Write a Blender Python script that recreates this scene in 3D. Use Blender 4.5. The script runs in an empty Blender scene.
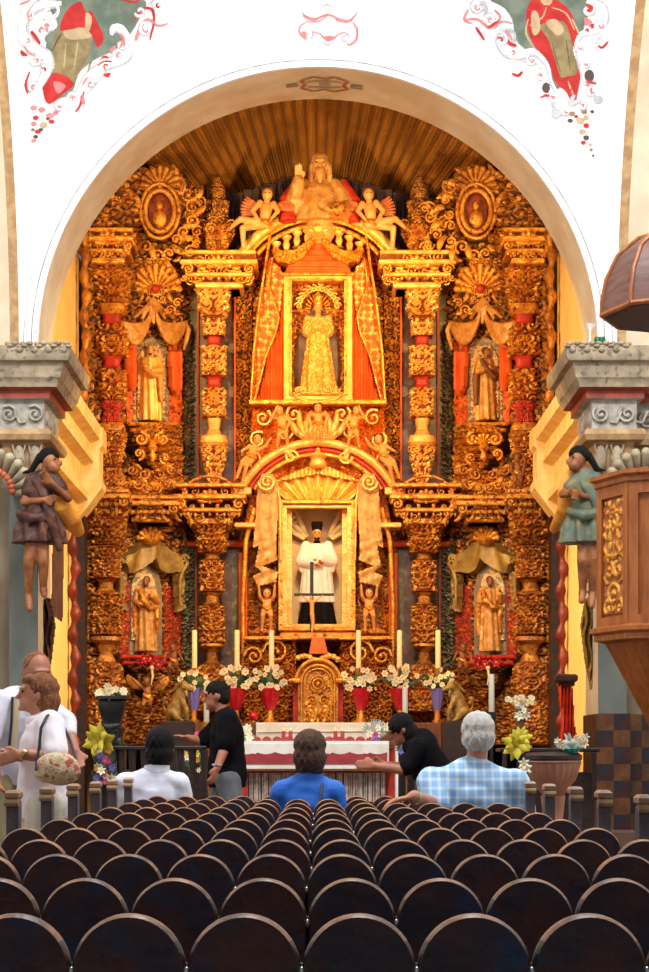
import bpy, math, random
import numpy as np
from mathutils import Vector, Matrix
C = bpy.context.scene.collection
PI = math.pi
F, VX, VY, HC = 1950.0, 318.0, 757.0, 1.12      # focal length (px), principal point, eye height
random.seed(7)

def X(px, D): return (px - VX) * D / F
def Z(py, D): return HC + (VY - py) * D / F
def P(px, py, D): return Vector((X(px, D), D, Z(py, D)))

# ------------------------------------------------------------------ mesh builder
class MB:
    def __init__(s): s.v = []; s.f = []; s.mi = []; s.cur = 0
    def add(s, vs, fs, mi=None):
        o = len(s.v)
        s.v.extend([tuple(map(float, v)) for v in vs])
        s.f.extend([tuple(i + o for i in f) for f in fs])
        if isinstance(mi, (list, tuple)): s.mi.extend(mi)
        else: s.mi.extend([s.cur if mi is None else mi] * len(fs))
        return s
    def box(s, x0, x1, y0, y1, z0, z1, ch=0.0):
        if ch <= 0:
            v = [(x, y, z) for z in (z0, z1) for y in (y0, y1) for x in (x0, x1)]
            return s.add(v, [(0, 2, 3, 1), (4, 5, 7, 6), (0, 1, 5, 4), (2, 6, 7, 3), (0, 4, 6, 2), (1, 3, 7, 5)])
        c = ch
        ring = lambda a, z: [(x0 + a, y0 + a, z), (x1 - a, y0 + a, z), (x1 - a, y1 - a, z), (x0 + a, y1 - a, z)]
        v = ring(c, z0) + ring(0, z0 + c) + ring(0, z1 - c) + ring(c, z1)
        f = [(3, 2, 1, 0), (12, 13, 14, 15)]
        for k in range(3):
            for i in range(4):
                j = (i + 1) % 4
                f.append((k * 4 + i, k * 4 + j, k * 4 + 4 + j, k * 4 + 4 + i))
        return s.add(v, f)
    def prism(s, poly, y0, y1, mi=None):            # polygon in x,z extruded along y
        n = len(poly)
        v = [(a, y0, b) for a, b in poly] + [(a, y1, b) for a, b in poly]
        f = [tuple(range(n)), tuple(range(2 * n - 1, n - 1, -1))] + [(i, i + n, (i + 1) % n + n, (i + 1) % n) for i in range(n)]
        return s.add(v, f, mi)
    def ball(s, c, r, n=10, m=7, rot=None):
        if not hasattr(r, '__len__'): r = (r, r, r)
        v = []; f = []
        for j in range(m + 1):
            t = PI * j / m
            for i in range(n):
                a = 2 * PI * i / n
                p = Vector((r[0] * math.sin(t) * math.cos(a), r[1] * math.sin(t) * math.sin(a), r[2] * math.cos(t)))
                if rot: p = rot @ p
                v.append((c[0] + p.x, c[1] + p.y, c[2] + p.z))
        for j in range(m):
            for i in range(n):
                k = (i + 1) % n
                f.append((j * n + i, (j + 1) * n + i, (j + 1) * n + k, j * n + k))
        return s.add(v, f)
    def tube(s, pts, rad, n=8, caps=True, flat=1.0):
        pts = [Vector(p) for p in pts]
        if not hasattr(rad, '__len__'): rad = [rad] * len(pts)
        v = []; f = []; N = len(pts)
        up = Vector((0, 1, 0))
        for i, p in enumerate(pts):
            d = (pts[min(i + 1, N - 1)] - pts[max(i - 1, 0)])
            if d.length < 1e-9: d = Vector((0, 0, 1))
            d.normalize()
            a = d.cross(up)
            if a.length < .15: a = d.cross(Vector((1, 0, 0)))
            a.normalize(); b = a.cross(d)
            for k in range(n):
                t = 2 * PI * k / n
                q = p + a * math.cos(t) * rad[i] + b * math.sin(t) * rad[i] * flat
                v.append(q)
        for i in range(N - 1):
            for k in range(n):
                l = (k + 1) % n
                f.append((i * n + k, i * n + l, (i + 1) * n + l, (i + 1) * n + k))
        if caps: f += [tuple(range(n - 1, -1, -1)), tuple(range((N - 1) * n, N * n))]
        return s.add(v, f)
    def cap(s, a, b, ra, rb, n=10):                  # tapered capsule
        a = Vector(a); b = Vector(b); d = b - a; L = d.length
        if L < 1e-6: return s.ball(a, max(ra, rb), n)
        d.normalize(); pts = []; rad = []
        for t in (80, 50, 22): pts.append(a - d * ra * math.sin(math.radians(t))); rad.append(ra * math.cos(math.radians(t)))
        pts += [a, b]; rad += [ra, rb]
        for t in (22, 50, 80): pts.append(b + d * rb * math.sin(math.radians(t))); rad.append(rb * math.cos(math.radians(t)))
        return s.tube(pts, rad, n)
    def limb(s, pts, rads, n=10):
        for i in range(len(pts) - 1): s.cap(pts[i], pts[i + 1], rads[i], rads[i + 1], n)
        return s
    def lathe(s, prof, c=(0, 0, 0), n=24, sq=0.0, fold=0, famp=0.0, sx=1.0, sy=1.0, twist=0.0, caps=True):
        v = []; f = []
        for j, (r, z) in enumerate(prof):
            for i in range(n):
                a = 2 * PI * i / n
                q = 1.0
                if sq: q = 1 / (abs(math.cos(a)) ** sq + abs(math.sin(a)) ** sq) ** (1 / sq)
                if fold: q *= 1 + famp * math.cos(fold * a + twist * z)
                v.append((c[0] + r * q * math.cos(a) * sx, c[1] + r * q * math.sin(a) * sy, c[2] + z))
        m = len(prof)
        for j in range(m - 1):
            for i in range(n):
                k = (i + 1) % n
                f.append((j * n + i, j * n + k, (j + 1) * n + k, (j + 1) * n + i))
        if caps: f += [tuple(range(n - 1, -1, -1)), tuple(range((m - 1) * n, m * n))]
        return s.add(v, f)
    def scroll(s, cx, cz, y, r, hand=1, a0=0.0, turns=1.4, rad=.012, tail=None):
        pts = []; rr = []
        for k in range(15):
            t = k / 14.0
            a = a0 + hand * t * turns * 2 * PI
            q = r * (1 - t * .85)
            pts.append((cx + q * math.cos(a), y - .01 * t, cz + q * math.sin(a))); rr.append(rad * (1 - .35 * t))
        s.tube(pts, rr, 6)
        s.ball(pts[-1], rad * 1.35, 6, 4)
        return s
    def leaf(s, cx, cz, y, ang, L, w, curl=.3):
        pts = []; rr = []
        for k in range(6):
            t = k / 5.0
            a = ang + curl * t
            pts.append((cx + L * t * math.cos(a), y - .02 * math.sin(PI * t), cz + L * t * math.sin(a)))
            rr.append(w * (math.sin(PI * (t * .85 + .12)) ** .8) + .002)
        return s.tube(pts, rr, 6, flat=.5)
    def shell(s, cx, cz, y, r, n=9, a0=10, a1=170, r0=.12, fat=.5):
        for k in range(n):
            a = math.radians(a0 + (a1 - a0) * k / (n - 1))
            w = r * math.radians(a1 - a0) / (n - 1) * fat
            p0 = (cx + r * r0 * math.cos(a), y, cz + r * r0 * math.sin(a)); p1 = (cx + r * .85 * math.cos(a), y - r * .15, cz + r * .85 * math.sin(a))
            s.cap(p0, p1, w * .3, w, 7)
        s.ball((cx, y - r * .1, cz), r * .16, 8, 5)
        return s
    def sweep(s, prof, path, mats=None, closed=False):   # prof: (out, z); path: plan points, outward = right of travel
        n = len(path); m = len(prof); v = []; f = []; mi = []
        for i in range(n):
            p = Vector(path[i])
            def nrm(a, b):
                d = Vector(path[b]) - Vector(path[a]); d.normalize(); return Vector((d.y, -d.x))
            ns = []
            if i > 0: ns.append(nrm(i - 1, i))
            if i < n - 1: ns.append(nrm(i, i + 1))
            q = ns[0] if len(ns) == 1 else (ns[0] + ns[1]) / (1 + ns[0].dot(ns[1]))
            for o, z in prof: v.append((p.x + q.x * o, p.y + q.y * o, z))
        for i in range(n - 1):
            for k in range(m - 1):
                f.append((i * m + k, (i + 1) * m + k, (i + 1) * m + k + 1, i * m + k + 1))
                mi.append(mats[k] if mats else s.cur)
        f += [tuple(range(m)), tuple(range((n - 1) * m + m - 1, (n - 1) * m - 1, -1))]; mi += [mi[0], mi[0]]
        return s.add(v, f, mi)

ORG = {}
def org(o): return ORG.get(o.name, Vector((0, 0, 0))) if o else Vector((0, 0, 0))
def setp(o, label=None, cat=None, group=None, kind=None):
    if label: o['label'] = label
    if cat: o['category'] = cat
    if group: o['group'] = group
    if kind: o['kind'] = kind
    return o
def thing(name, label, cat, loc=(0, 0, 0), group=None):
    o = bpy.data.objects.new(name, None); C.objects.link(o); o.location = loc
    o.empty_display_size = .1
    ORG[o.name] = Vector(loc)
    return setp(o, label, cat, group)
def mkmesh(mb, mats, off, smooth=35):
    me = bpy.data.meshes.new('m')
    me.from_pydata([(a - off.x, b - off.y, c - off.z) for a, b, c in mb.v], [], mb.f)
    for m in (mats if isinstance(mats, (list, tuple)) else [mats]): me.materials.append(M[m] if isinstance(m, str) else m)
    me.polygons.foreach_set('material_index', mb.mi)
    me.validate()
    fin(me, smooth)
    return me
def fin(me, smooth):
    me.polygons.foreach_set('use_smooth', [bool(smooth)] * len(me.polygons))
    if smooth and smooth < 180: me.set_sharp_from_angle(angle=math.radians(smooth))
def part(name, mb, mats, parent=None, smooth=35, label=None, **kw):
    off = org(parent)
    if parent is None:
        a = np.array(mb.v); off = Vector(((a[:, 0].min() + a[:, 0].max()) / 2, (a[:, 1].min() + a[:, 1].max()) / 2, a[:, 2].min()))
    o = bpy.data.objects.new(name, mkmesh(mb, mats, off, smooth)); C.objects.link(o)
    if parent is None: o.location = off
    else: o.parent = parent
    ORG[o.name] = off
    return setp(o, label, **kw)
def blob(name, mb, mat, parent=None, vox=.01, sm=4, label=None, bump=None, **kw):   # union of overlapping shapes as one continuous skin
    me = bpy.data.meshes.new('t'); me.from_pydata(mb.v, [], mb.f)
    t = bpy.data.objects.new('t', me); C.objects.link(t)
    r = t.modifiers.new('r', 'REMESH'); r.mode = 'VOXEL'; r.voxel_size = vox
    if sm:
        q = t.modifiers.new('s', 'SMOOTH'); q.factor = .5; q.iterations = sm
    dg = bpy.context.evaluated_depsgraph_get(); dg.update()
    nm = bpy.data.meshes.new_from_object(t.evaluated_get(dg))
    bpy.data.objects.remove(t)
    co = np.empty(len(nm.vertices) * 3, np.float32); nm.vertices.foreach_get('co', co); co = co.reshape(-1, 3)
    if bump is not None: co = bump(co).astype(np.float32)
    off = org(parent) if parent else Vector((*((co.min(0) + co.max(0)) / 2)[:2].tolist(), float(co[:, 2].min())))
    co = co - np.array(off, np.float32)
    nm.vertices.foreach_set('co', co.ravel()); nm.update()
    nm.materials.clear(); nm.materials.append(M[mat]); fin(nm, 180)
    o = bpy.data.objects.new(name, nm); C.objects.link(o)
    if parent: o.parent = parent
    else: o.location = off
    ORG[o.name] = off
    return setp(o, label, **kw)
def dup(root, loc=None, label=None, rz=None, sc=None):
    def cp(o, par):
        c = o.copy(); C.objects.link(c); c.parent = par
        for ch in [q for q in kids.get(o.name, [])]: cp(ch, c)
        return c
    kids = {}
    for o in C.objects:
        if o.parent: kids.setdefault(o.parent.name, []).append(o)
    r = cp(root, None)
    if loc is not None: r.location = loc; ORG[r.name] = Vector(loc)
    if rz is not None: r.rotation_euler = (0, 0, rz)
    if sc is not None: r.scale = (sc, sc, sc) if not hasattr(sc, '__len__') else sc
    if label: r['label'] = label
    return r

# ------------------------------------------------------------------ materials
M = {}
def mat(name, c1, c2=None, rough=.6, metal=0.0, scale=8.0, bump=0.0, bscale=40.0, lo=.4, hi=.6, c3=None, s3=30.0, stretch=None, emit=0, spec=.5, coat=0):
    m = bpy.data.materials.new(name); m.use_nodes = True; nt = m.node_tree; N = nt.nodes; L = nt.links
    b = N['Principled BSDF']; b.inputs['Roughness'].default_value = rough; b.inputs['Metallic'].default_value = metal
    b.inputs['Specular IOR Level'].default_value = spec; b.inputs['Coat Weight'].default_value = coat
    b.inputs['Base Color'].default_value = (*c1, 1)
    tc = N.new('ShaderNodeTexCoord'); src = tc.outputs['Object']
    if stretch:
        mp = N.new('ShaderNodeMapping'); mp.inputs['Scale'].default_value = stretch; L.new(src, mp.inputs['Vector']); src = mp.outputs[0]
    if c2:
        n = N.new('ShaderNodeTexNoise'); n.inputs['Scale'].default_value = scale; n.inputs['Detail'].default_value = 6; L.new(src, n.inputs['Vector'])
        r = N.new('ShaderNodeValToRGB'); r.color_ramp.elements[0].position = lo; r.color_ramp.elements[1].position = hi
        r.color_ramp.elements[0].color = (*c1, 1); r.color_ramp.elements[1].color = (*c2, 1)
        L.new(n.outputs['Fac'], r.inputs['Fac']); out = r.outputs['Color']
        if c3:
            n2 = N.new('ShaderNodeTexNoise'); n2.inputs['Scale'].default_value = s3; n2.inputs['Detail'].default_value = 4; L.new(src, n2.inputs['Vector'])
            r2 = N.new('ShaderNodeValToRGB'); r2.color_ramp.elements[0].position = .55; r2.color_ramp.elements[1].position = .66
            L.new(n2.outputs['Fac'], r2.inputs['Fac'])
            mx = N.new('ShaderNodeMix'); mx.data_type = 'RGBA'; L.new(r2.outputs['Color'], mx.inputs['Factor']); L.new(out, mx.inputs[6]); mx.inputs[7].default_value = (*c3, 1); out = mx.outputs[2]
        L.new(out, b.inputs['Base Color'])
    if bump:
        n = N.new('ShaderNodeTexNoise'); n.inputs['Scale'].default_value = bscale; n.inputs['Detail'].default_value = 5; L.new(src, n.inputs['Vector'])
        bp = N.new('ShaderNodeBump'); bp.inputs['Strength'].default_value = bump; bp.inputs['Distance'].default_value = .02
        L.new(n.outputs['Fac'], bp.inputs['Height']); L.new(bp.outputs[0], b.inputs['Normal'])
    M[name] = m; return m

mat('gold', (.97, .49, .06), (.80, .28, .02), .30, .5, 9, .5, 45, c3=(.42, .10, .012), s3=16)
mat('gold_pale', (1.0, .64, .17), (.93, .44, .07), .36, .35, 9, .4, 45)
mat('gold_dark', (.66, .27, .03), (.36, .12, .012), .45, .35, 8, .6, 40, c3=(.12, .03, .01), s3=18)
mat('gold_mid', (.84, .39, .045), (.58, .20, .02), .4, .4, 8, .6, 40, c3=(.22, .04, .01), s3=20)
mat('red_ground', (.32, .05, .008), (.14, .022, .005), .6, 0, 10, .3)
mat('dark_ground', (.045, .016, .008), (.10, .03, .010), .7, 0, 10, .3)
mat('orange_cloth', (.85, .16, .015), (.75, .10, .01), .6, 0, 6, .15, 20)
mat('red_twist', (.20, .020, .006), (.12, .010, .004), .45, 0, 8, .2)
mat('red', (.58, .035, .012), (.38, .018, .008), .5, 0, 8, .2)
mat('marble', (.10, .05, .035), (.21, .12, .085), .35, 0, 7, .1, 20, .35, .65, c3=(.30, .20, .12), s3=9)
mat('green_marble', (.10, .12, .04), (.18, .10, .04), .35, 0, 8, .1, 20, .35, .65, c3=(.30, .26, .10), s3=11)
mat('flesh_wood', (.85, .42, .12), (.75, .32, .07), .45, .05, 9, .2)
mat('flesh_dark', (.34, .12, .035), (.20, .06, .018), .5, 0, 9, .2)
mat('wing_red', (.60, .17, .035), (.45, .10, .02), .5, .05, 9, .2)
mat('drape', (.70, .33, .07), (.50, .20, .035), .5, .15, 9, .35, 30, c3=(.75, .45, .16), s3=14)
mat('drape_green', (.42, .26, .06), (.30, .16, .035), .5, .15, 9, .35, 30)
mat('stone_drape', (.78, .44, .13), (.62, .30, .07), .5, .1, 12, .3, 22, c3=(.50, .22, .06), s3=10)
mat('plaster', (.86, .85, .84), (.92, .91, .90), .8, 0, 3, .08, 12)
mat('plaster_line', (.30, .28, .27), (.45, .43, .41), .8, 0, 8)
mat('soffit', (.84, .72, .48), (.70, .53, .29), .8, 0, 2.5, .1, 10, .35, .65)
mat('soffit_nave', (.55, .42, .29), (.66, .54, .40), .8, 0, 2.5, .1, 10, .35, .65)
mat('cream', (.93, .68, .28), (.84, .54, .18), .7, 0, 5, .15, 18)
mat('yellow_wall', (.95, .66, .24), (.92, .60, .19), .8, 0, 2)
mat('stone', (.42, .34, .225), (.25, .195, .13), .75, 0, 7, .35, 25, .35, .65, c3=(.16, .13, .10), s3=16)
mat('stone_beige', (.30, .245, .16), (.20, .15, .09), .8, 0, 2.5, .15, 14, .35, .65)
mat('stone_blue', (.10, .12, .11), (.16, .165, .14), .8, 0, 2.5, .15, 14, .35, .65)
mat('stone_grey', (.44, .41, .35), (.27, .25, .21), .75, 0, 8, .2, 20)
mat('stone_red', (.33, .06, .03), (.22, .035, .02), .7, 0, 8, .2)
mat('stone_rope', (.46, .30, .14), (.33, .19, .08), .7, 0, 10, .3)
mat('shell_green', (.48, .44, .30), (.38, .32, .20), .7, 0, 8, .2)
mat('coral', (.50, .11, .045), (.38, .07, .03), .6, 0, 8)
mat('wood_pulpit', (.38, .115, .022), (.27, .07, .012), .42, 0, 4, .12, 25, stretch=(6, 6, 1))
mat('wood_hood', (.085, .032, .022), (.14, .06, .042), .5, 0, 4, .12, 25, stretch=(1, 1, 6))
mat('wood_dark', (.012, .006, .005), (.03, .012, .008), .45, 0, 6, .2, 30, stretch=(1, 1, 6))
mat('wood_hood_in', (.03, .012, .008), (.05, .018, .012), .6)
mat('wood_brown', (.20, .07, .02), (.13, .04, .012), .5, 0, 5, .2, 25, stretch=(8, 8, 1))
mat('pew', (.034, .026, .038), (.085, .030, .024), .42, 0, 9, .25, 35, .38, .62, c3=(.025, .042, .090), s3=8, spec=.45)
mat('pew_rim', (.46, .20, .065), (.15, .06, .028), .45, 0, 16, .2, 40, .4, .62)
mat('pew_post', (.095, .075, .085), (.17, .13, .12), .45, 0, 9, .2, 40)
mat('pew_cap', (.42, .27, .14), (.26, .14, .07), .45, 0, 12)
mat('pew_rim_shade', (.12, .055, .03), (.05, .025, .02), .45, 0, 16, .2, 40)  # unworn rim sides; the rim's fall-off into shade is put in this colour
mat('nail', (.7, .7, .68), None, .3, .8)
mat('floor_stone', (.10, .055, .035), (.16, .09, .06), .6, 0, 3, .2, 10)
mat('vault', (.60, .27, .035), (.38, .15, .018), .7, .1, 3, .3, 14, .35, .65)
mat('vault_line', (.26, .10, .018), (.30, .12, .02), .7, 0, 5)
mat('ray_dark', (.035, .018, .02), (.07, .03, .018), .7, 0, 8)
mat('tile_a', (.14, .055, .014), (.08, .03, .009), .35, 0, 12)
mat('tile_b', (.05, .011, .009), (.03, .008, .006), .35, 0, 12)
mat('tile_c', (.012, .013, .022), (.02, .018, .02), .35, 0, 12)
mat('white_cloth', (.85, .82, .74), (.75, .68, .55), .8, 0, 6, .2, 15)
mat('lace', (.36, .28, .23), (.60, .50, .42), .8, 0, 20, .2, 40)
mat('cloth_red', (.42, .045, .05), (.32, .03, .035), .8, 0, 8)
mat('wax', (.93, .74, .34), None, .5)
mat('wax_white', (.50, .46, .34), None, .5)
mat('flame', (1, .6, .2), None, .5)
mat('petal_white', (.90, .85, .70), (.80, .70, .50), .6, 0, 20)
mat('petal_cream', (.88, .74, .46), (.78, .60, .32), .6, 0, 20)
mat('petal_centre', (.75, .45, .05), None, .6)
mat('petal_yellow', (.80, .68, .06), (.65, .55, .03), .6, 0, 20)
mat('petal_pink', (.65, .08, .22), None, .6)
mat('petal_purple', (.16, .13, .42), None, .6)
mat('petal_orange', (.65, .22, .03), None, .6)
mat('leaf', (.03, .075, .02), (.05, .12, .03), .5, 0, 15)
mat('leaf_pale', (.35, .40, .30), (.5, .45, .38), .5, 0, 15)
mat('foil_red', (.68, .015, .03), (.5, .01, .02), .25, .2, 14, .5, 20)
mat('teal', (.02, .40, .36), (.01, .25, .25), .3, 0, 14, .4, 20)
mat('terracotta', (.52, .25, .16), (.40, .18, .11), .55, 0, 6, .2)
mat('black_metal', (.014, .014, .014), (.03, .028, .025), .45, .4, 8, .2)
mat('lion', (.30, .18, .04), (.16, .085, .02), .5, .2, 12, .6, 50)
mat('skin', (.58, .25, .15), (.50, .20, .11), .55, 0, 10)
mat('skin_tan', (.42, .16, .09), (.36, .13, .07), .55, 0, 10)
mat('hair_brown', (.42, .15, .045), (.20, .06, .018), .75, 0, 30, .9, 90, stretch=(3, 3, 1))
mat('hair_dark', (.004, .003, .003), (.009, .005, .004), .7, 0, 30, .9, 90, stretch=(3, 3, 1), spec=.25)
mat('hair_mid', (.15, .07, .032), (.07, .03, .014), .75, 0, 30, .9, 90, stretch=(3, 3, 1))
mat('hair_white', (.80, .74, .62), (.92, .90, .84), .8, 0, 25, .9, 90, stretch=(3, 3, 1))
mat('shirt_white', (.80, .80, .88), (.72, .72, .82), .8, 0, 5, .4, 9)
mat('shirt_pink', (.90, .84, .86), (.82, .74, .77), .8, 0, 5, .4, 9)
mat('shirt_blue', (.015, .16, .68), (.01, .12, .55), .7, 0, 5, .4, 9)
mat('shirt_black', (.002, .002, .003), (.004, .003, .005), .9, 0, 5, .3, 9, spec=.15)
mat('jeans', (.10, .11, .12), (.14, .15, .16), .8, 0, 9)
mat('khaki', (.36, .30, .16), (.28, .23, .12), .8, 0, 6, .4, 9)
mat('trousers', (.66, .62, .50), (.55, .50, .40), .8, 0, 6, .4, 9)
mat('strap', (.02, .018, .03), None, .6)
mat('beige_strap', (.62, .50, .32), None, .7)
mat('watch', (.7, .6, .3), None, .25, .9)
mat('robe_white', (.92, .88, .76), (.85, .78, .62), .7, 0, 8, .2, 20)
mat('black_cloth', (.004, .003, .004), None, .8, spec=.2)
mat('robe_maroon', (.035, .009, .006), (.085, .022, .010), .6, 0, 12, .4, 25, c3=(.14, .05, .015), s3=12)
mat('robe_teal', (.085, .125, .095), (.13, .15, .09), .6, 0, 12, .4, 25, c3=(.20, .15, .035), s3=10)
mat('yellow_cloth', (.85, .36, .04), (.70, .24, .03), .6, 0, 8, .3, 20)
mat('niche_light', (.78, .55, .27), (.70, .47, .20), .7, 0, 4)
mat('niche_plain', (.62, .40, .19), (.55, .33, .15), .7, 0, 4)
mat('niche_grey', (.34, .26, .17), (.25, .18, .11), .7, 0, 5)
mat('virgin_cape', (.10, .06, .05), (.16, .10, .07), .5, 0, 10)
mat('p_white', (.86, .84, .82), (.93, .92, .90), .8, 0, 5)
mat('p_grey', (.36, .38, .43), (.50, .50, .53), .8, 0, 9)
mat('p_red', (.50, .025, .022), (.38, .016, .014), .8, 0, 9)
mat('p_pink', (.62, .22, .22), (.55, .16, .17), .8, 0, 9)
mat('p_green', (.10, .14, .105), (.17, .21, .16), .8, 0, 6)
mat('p_tan', (.29, .22, .10), (.20, .15, .065), .8, 0, 12)
mat('p_cream', (.50, .38, .22), (.42, .30, .18), .8, 0, 12)
mat('p_dark', (.08, .055, .045), None, .8)
mat('p_ochre', (.50, .22, .06), (.42, .16, .04), .8, 0, 9)
mat('bottle_green', (.0, .12, .04), None, .15)
mat('glass_white', (.8, .8, .78), None, .2)

def wave_mat(name, base, line, fx, fz, w=.3, rough=.8):
    m = mat(name, base, None, rough); nt = m.node_tree; N = nt.nodes; L = nt.links
    tc = N.new('ShaderNodeTexCoord'); sp = N.new('ShaderNodeSeparateXYZ'); L.new(tc.outputs['Object'], sp.inputs[0])
    vals = []
    for ax, f in (('X', fx), ('Z', fz)):
        if not f: continue
        a = N.new('ShaderNodeMath'); a.operation = 'MULTIPLY'; a.inputs[1].default_value = f; L.new(sp.outputs[ax], a.inputs[0])
        b = N.new('ShaderNodeMath'); b.operation = 'FRACT'; L.new(a.outputs[0], b.inputs[0])
        c = N.new('ShaderNodeMath'); c.operation = 'LESS_THAN'; c.inputs[1].default_value = w; L.new(b.outputs[0], c.inputs[0]); vals.append(c)
    o = vals[0]
    if len(vals) > 1:
        o = N.new('ShaderNodeMath'); o.operation = 'ADD'; L.new(vals[0].outputs[0], o.inputs[0]); L.new(vals[1].outputs[0], o.inputs[1])
        h = N.new('ShaderNodeMath'); h.operation = 'MULTIPLY'; h.inputs[1].default_value = .5; L.new(o.outputs[0], h.inputs[0]); o = h
    mx = N.new('ShaderNodeMix'); mx.data_type = 'RGBA'; L.new(o.outputs[0], mx.inputs['Factor']); mx.inputs[6].default_value = (*base, 1); mx.inputs[7].default_value = (*line, 1)
    L.new(mx.outputs[2], N['Principled BSDF'].inputs['Base Color'])
wave_mat('plaid', (.28, .52, .82), (.72, .84, .95), 22, 22, .35)
def floral(name):
    m = mat(name, (.5, .4, .25), None, .7); nt = m.node_tree; N = nt.nodes; L = nt.links
    tc = N.new('ShaderNodeTexCoord'); n = N.new('ShaderNodeTexNoise'); n.inputs['Scale'].default_value = 22; n.inputs['Detail'].default_value = 2; L.new(tc.outputs['Object'], n.inputs['Vector'])
    r = N.new('ShaderNodeValToRGB'); r.color_ramp.interpolation = 'CONSTANT'; e = r.color_ramp.elements
    e[0].position = 0; e[0].color = (.45, .08, .05, 1); e[1].position = .42; e[1].color = (.55, .42, .22, 1)
    for p, c in ((.5, (.68, .55, .34)), (.56, (.30, .24, .10)), (.6, (.62, .48, .30)), (.66, (.6, .2, .15))):
        q = e.new(p); q.color = (*c, 1)
    L.new(n.outputs['Fac'], r.inputs['Fac']); L.new(r.outputs['Color'], N['Principled BSDF'].inputs['Base Color'])
floral('bag_floral')

# ------------------------------------------------------------------ carved relief
def hsh(i, j, k, seed): 
    q = np.sin(i * 127.1 + j * 311.7 + k * 74.7 + seed * 13.77) * 43758.5453
    return q - np.floor(q)
def swirl(U, V, cell, seed):
    gx = np.floor(U / cell); gy = np.floor(V / cell)
    d1 = np.full(U.shape, 9.0); d2 = np.full(U.shape, 9.0)
    cx = np.zeros(U.shape); cy = np.zeros(U.shape); ci = np.zeros(U.shape); cj = np.zeros(U.shape)
    for dx in (-1, 0, 1):
        for dy in (-1, 0, 1):
            i = gx + dx; j = gy + dy
            px = (i + .5 + .6 * (hsh(i, j, 1, seed) - .5)) * cell; py = (j + .5 + .6 * (hsh(i, j, 2, seed) - .5)) * cell
            d = np.hypot(U - px, V - py); c = d < d1
            d2 = np.where(c, d1, np.minimum(d2, d))
            cx = np.where(c, px, cx); cy = np.where(c, py, cy); ci = np.where(c, i, ci); cj = np.where(c, j, cj); d1 = np.where(c, d, d1)
    th = np.arctan2(V - cy, U - cx); ph = hsh(ci, cj, 3, seed) * 6.28; hand = np.where(hsh(ci, cj, 4, seed) > .5, 1, -1); ty = hsh(ci, cj, 5, seed)
    sp = np.cos(hand * th + 2 * PI * d1 / (cell * .42) + ph)
    ro = np.cos(5 * th + ph) * np.clip(d1 / (cell * .35), 0, 1) + .8 * (d1 < cell * .13)
    h = np.where(ty < .6, sp, ro) * .5 + .5
    e = np.clip((d2 - d1) / (cell * .3), 0, 1) ** .6
    return np.clip(h * (.35 + .65 * e) + .25 * np.clip(1 - d1 / (cell * .6), 0, 1), 0, 1.3)
def spots(A, B, cell=7.5, rad=.30, seed=4):
    gx = np.floor(A / cell); gy = np.floor(B / cell); h = np.zeros(A.shape)
    for dx in (-1, 0, 1):
        for dy in (-1, 0, 1):
            i = gx + dx; j = gy + dy
            u = A - (i + .5 + .5 * (hsh(i, j, 1, seed) - .5)) * cell; v = B - (j + .5 + .5 * (hsh(i, j, 2, seed) - .5)) * cell
            d = np.hypot(u, v); r = cell * rad * (1 + .25 * np.cos(4 * np.arctan2(v, u)))
            h = np.maximum(h, np.clip(1.6 - d / r, 0, 1))
    return h
def smooth_poly(p, closed=True, n=5):
    q = []; N = len(p)
    for i in range(N if closed else N - 1):
        g = (lambda k: p[k % N]) if closed else (lambda k: p[max(0, min(N - 1, k))])
        p0, p1, p2, p3 = [np.array(g(i + d), float) for d in (-1, 0, 1, 2)]
        for k in range(n):
            t = k / n; q.append(tuple(.5 * (2 * p1 + (p2 - p0) * t + (2 * p0 - 5 * p1 + 4 * p2 - p3) * t * t + (3 * p1 - p0 - 3 * p2 + p3) * t ** 3)))
    if not closed: q.append(tuple(p[-1]))
    return q
def inside(poly, A, B):
    r = np.zeros(A.shape, bool); n = len(poly)
    for i in range(n):
        x1, y1 = poly[i]; x2, y2 = poly[(i + 1) % n]
        if y1 == y2: continue
        c = ((y1 > B) != (y2 > B)) & (A < (x2 - x1) * (B - y1) / (y2 - y1) + x1)
        r ^= c
    return r
def TC(D):                                   # frontal plane at depth D
    def T(A, B, h):
        return (A - VX) * D / F, D - h, HC + (VY - B) * D / F
    return T
SLOPE = 1.16
def sideD(px, off=0.0): return (22.75 - off + 2.82 * SLOPE) / (1 - SLOPE * (px - VX) / F)
def TS(s, off=0.0):                          # the two canted side walls of the altarpiece (s=-1 left, s=1 right), designed on the left
    nn = math.hypot(SLOPE, 1)
    def T(A, B, h):
        D = (22.75 - off + 2.82 * SLOPE) / (1 - SLOPE * (A - VX) / F)
        x = (A - VX) * D / F; z = HC + (VY - B) * D / F
        x = x + h * SLOPE / nn; y = D - h / nn
        return -s * x, y, z
    return T
MPX = 24.0 / F
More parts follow.
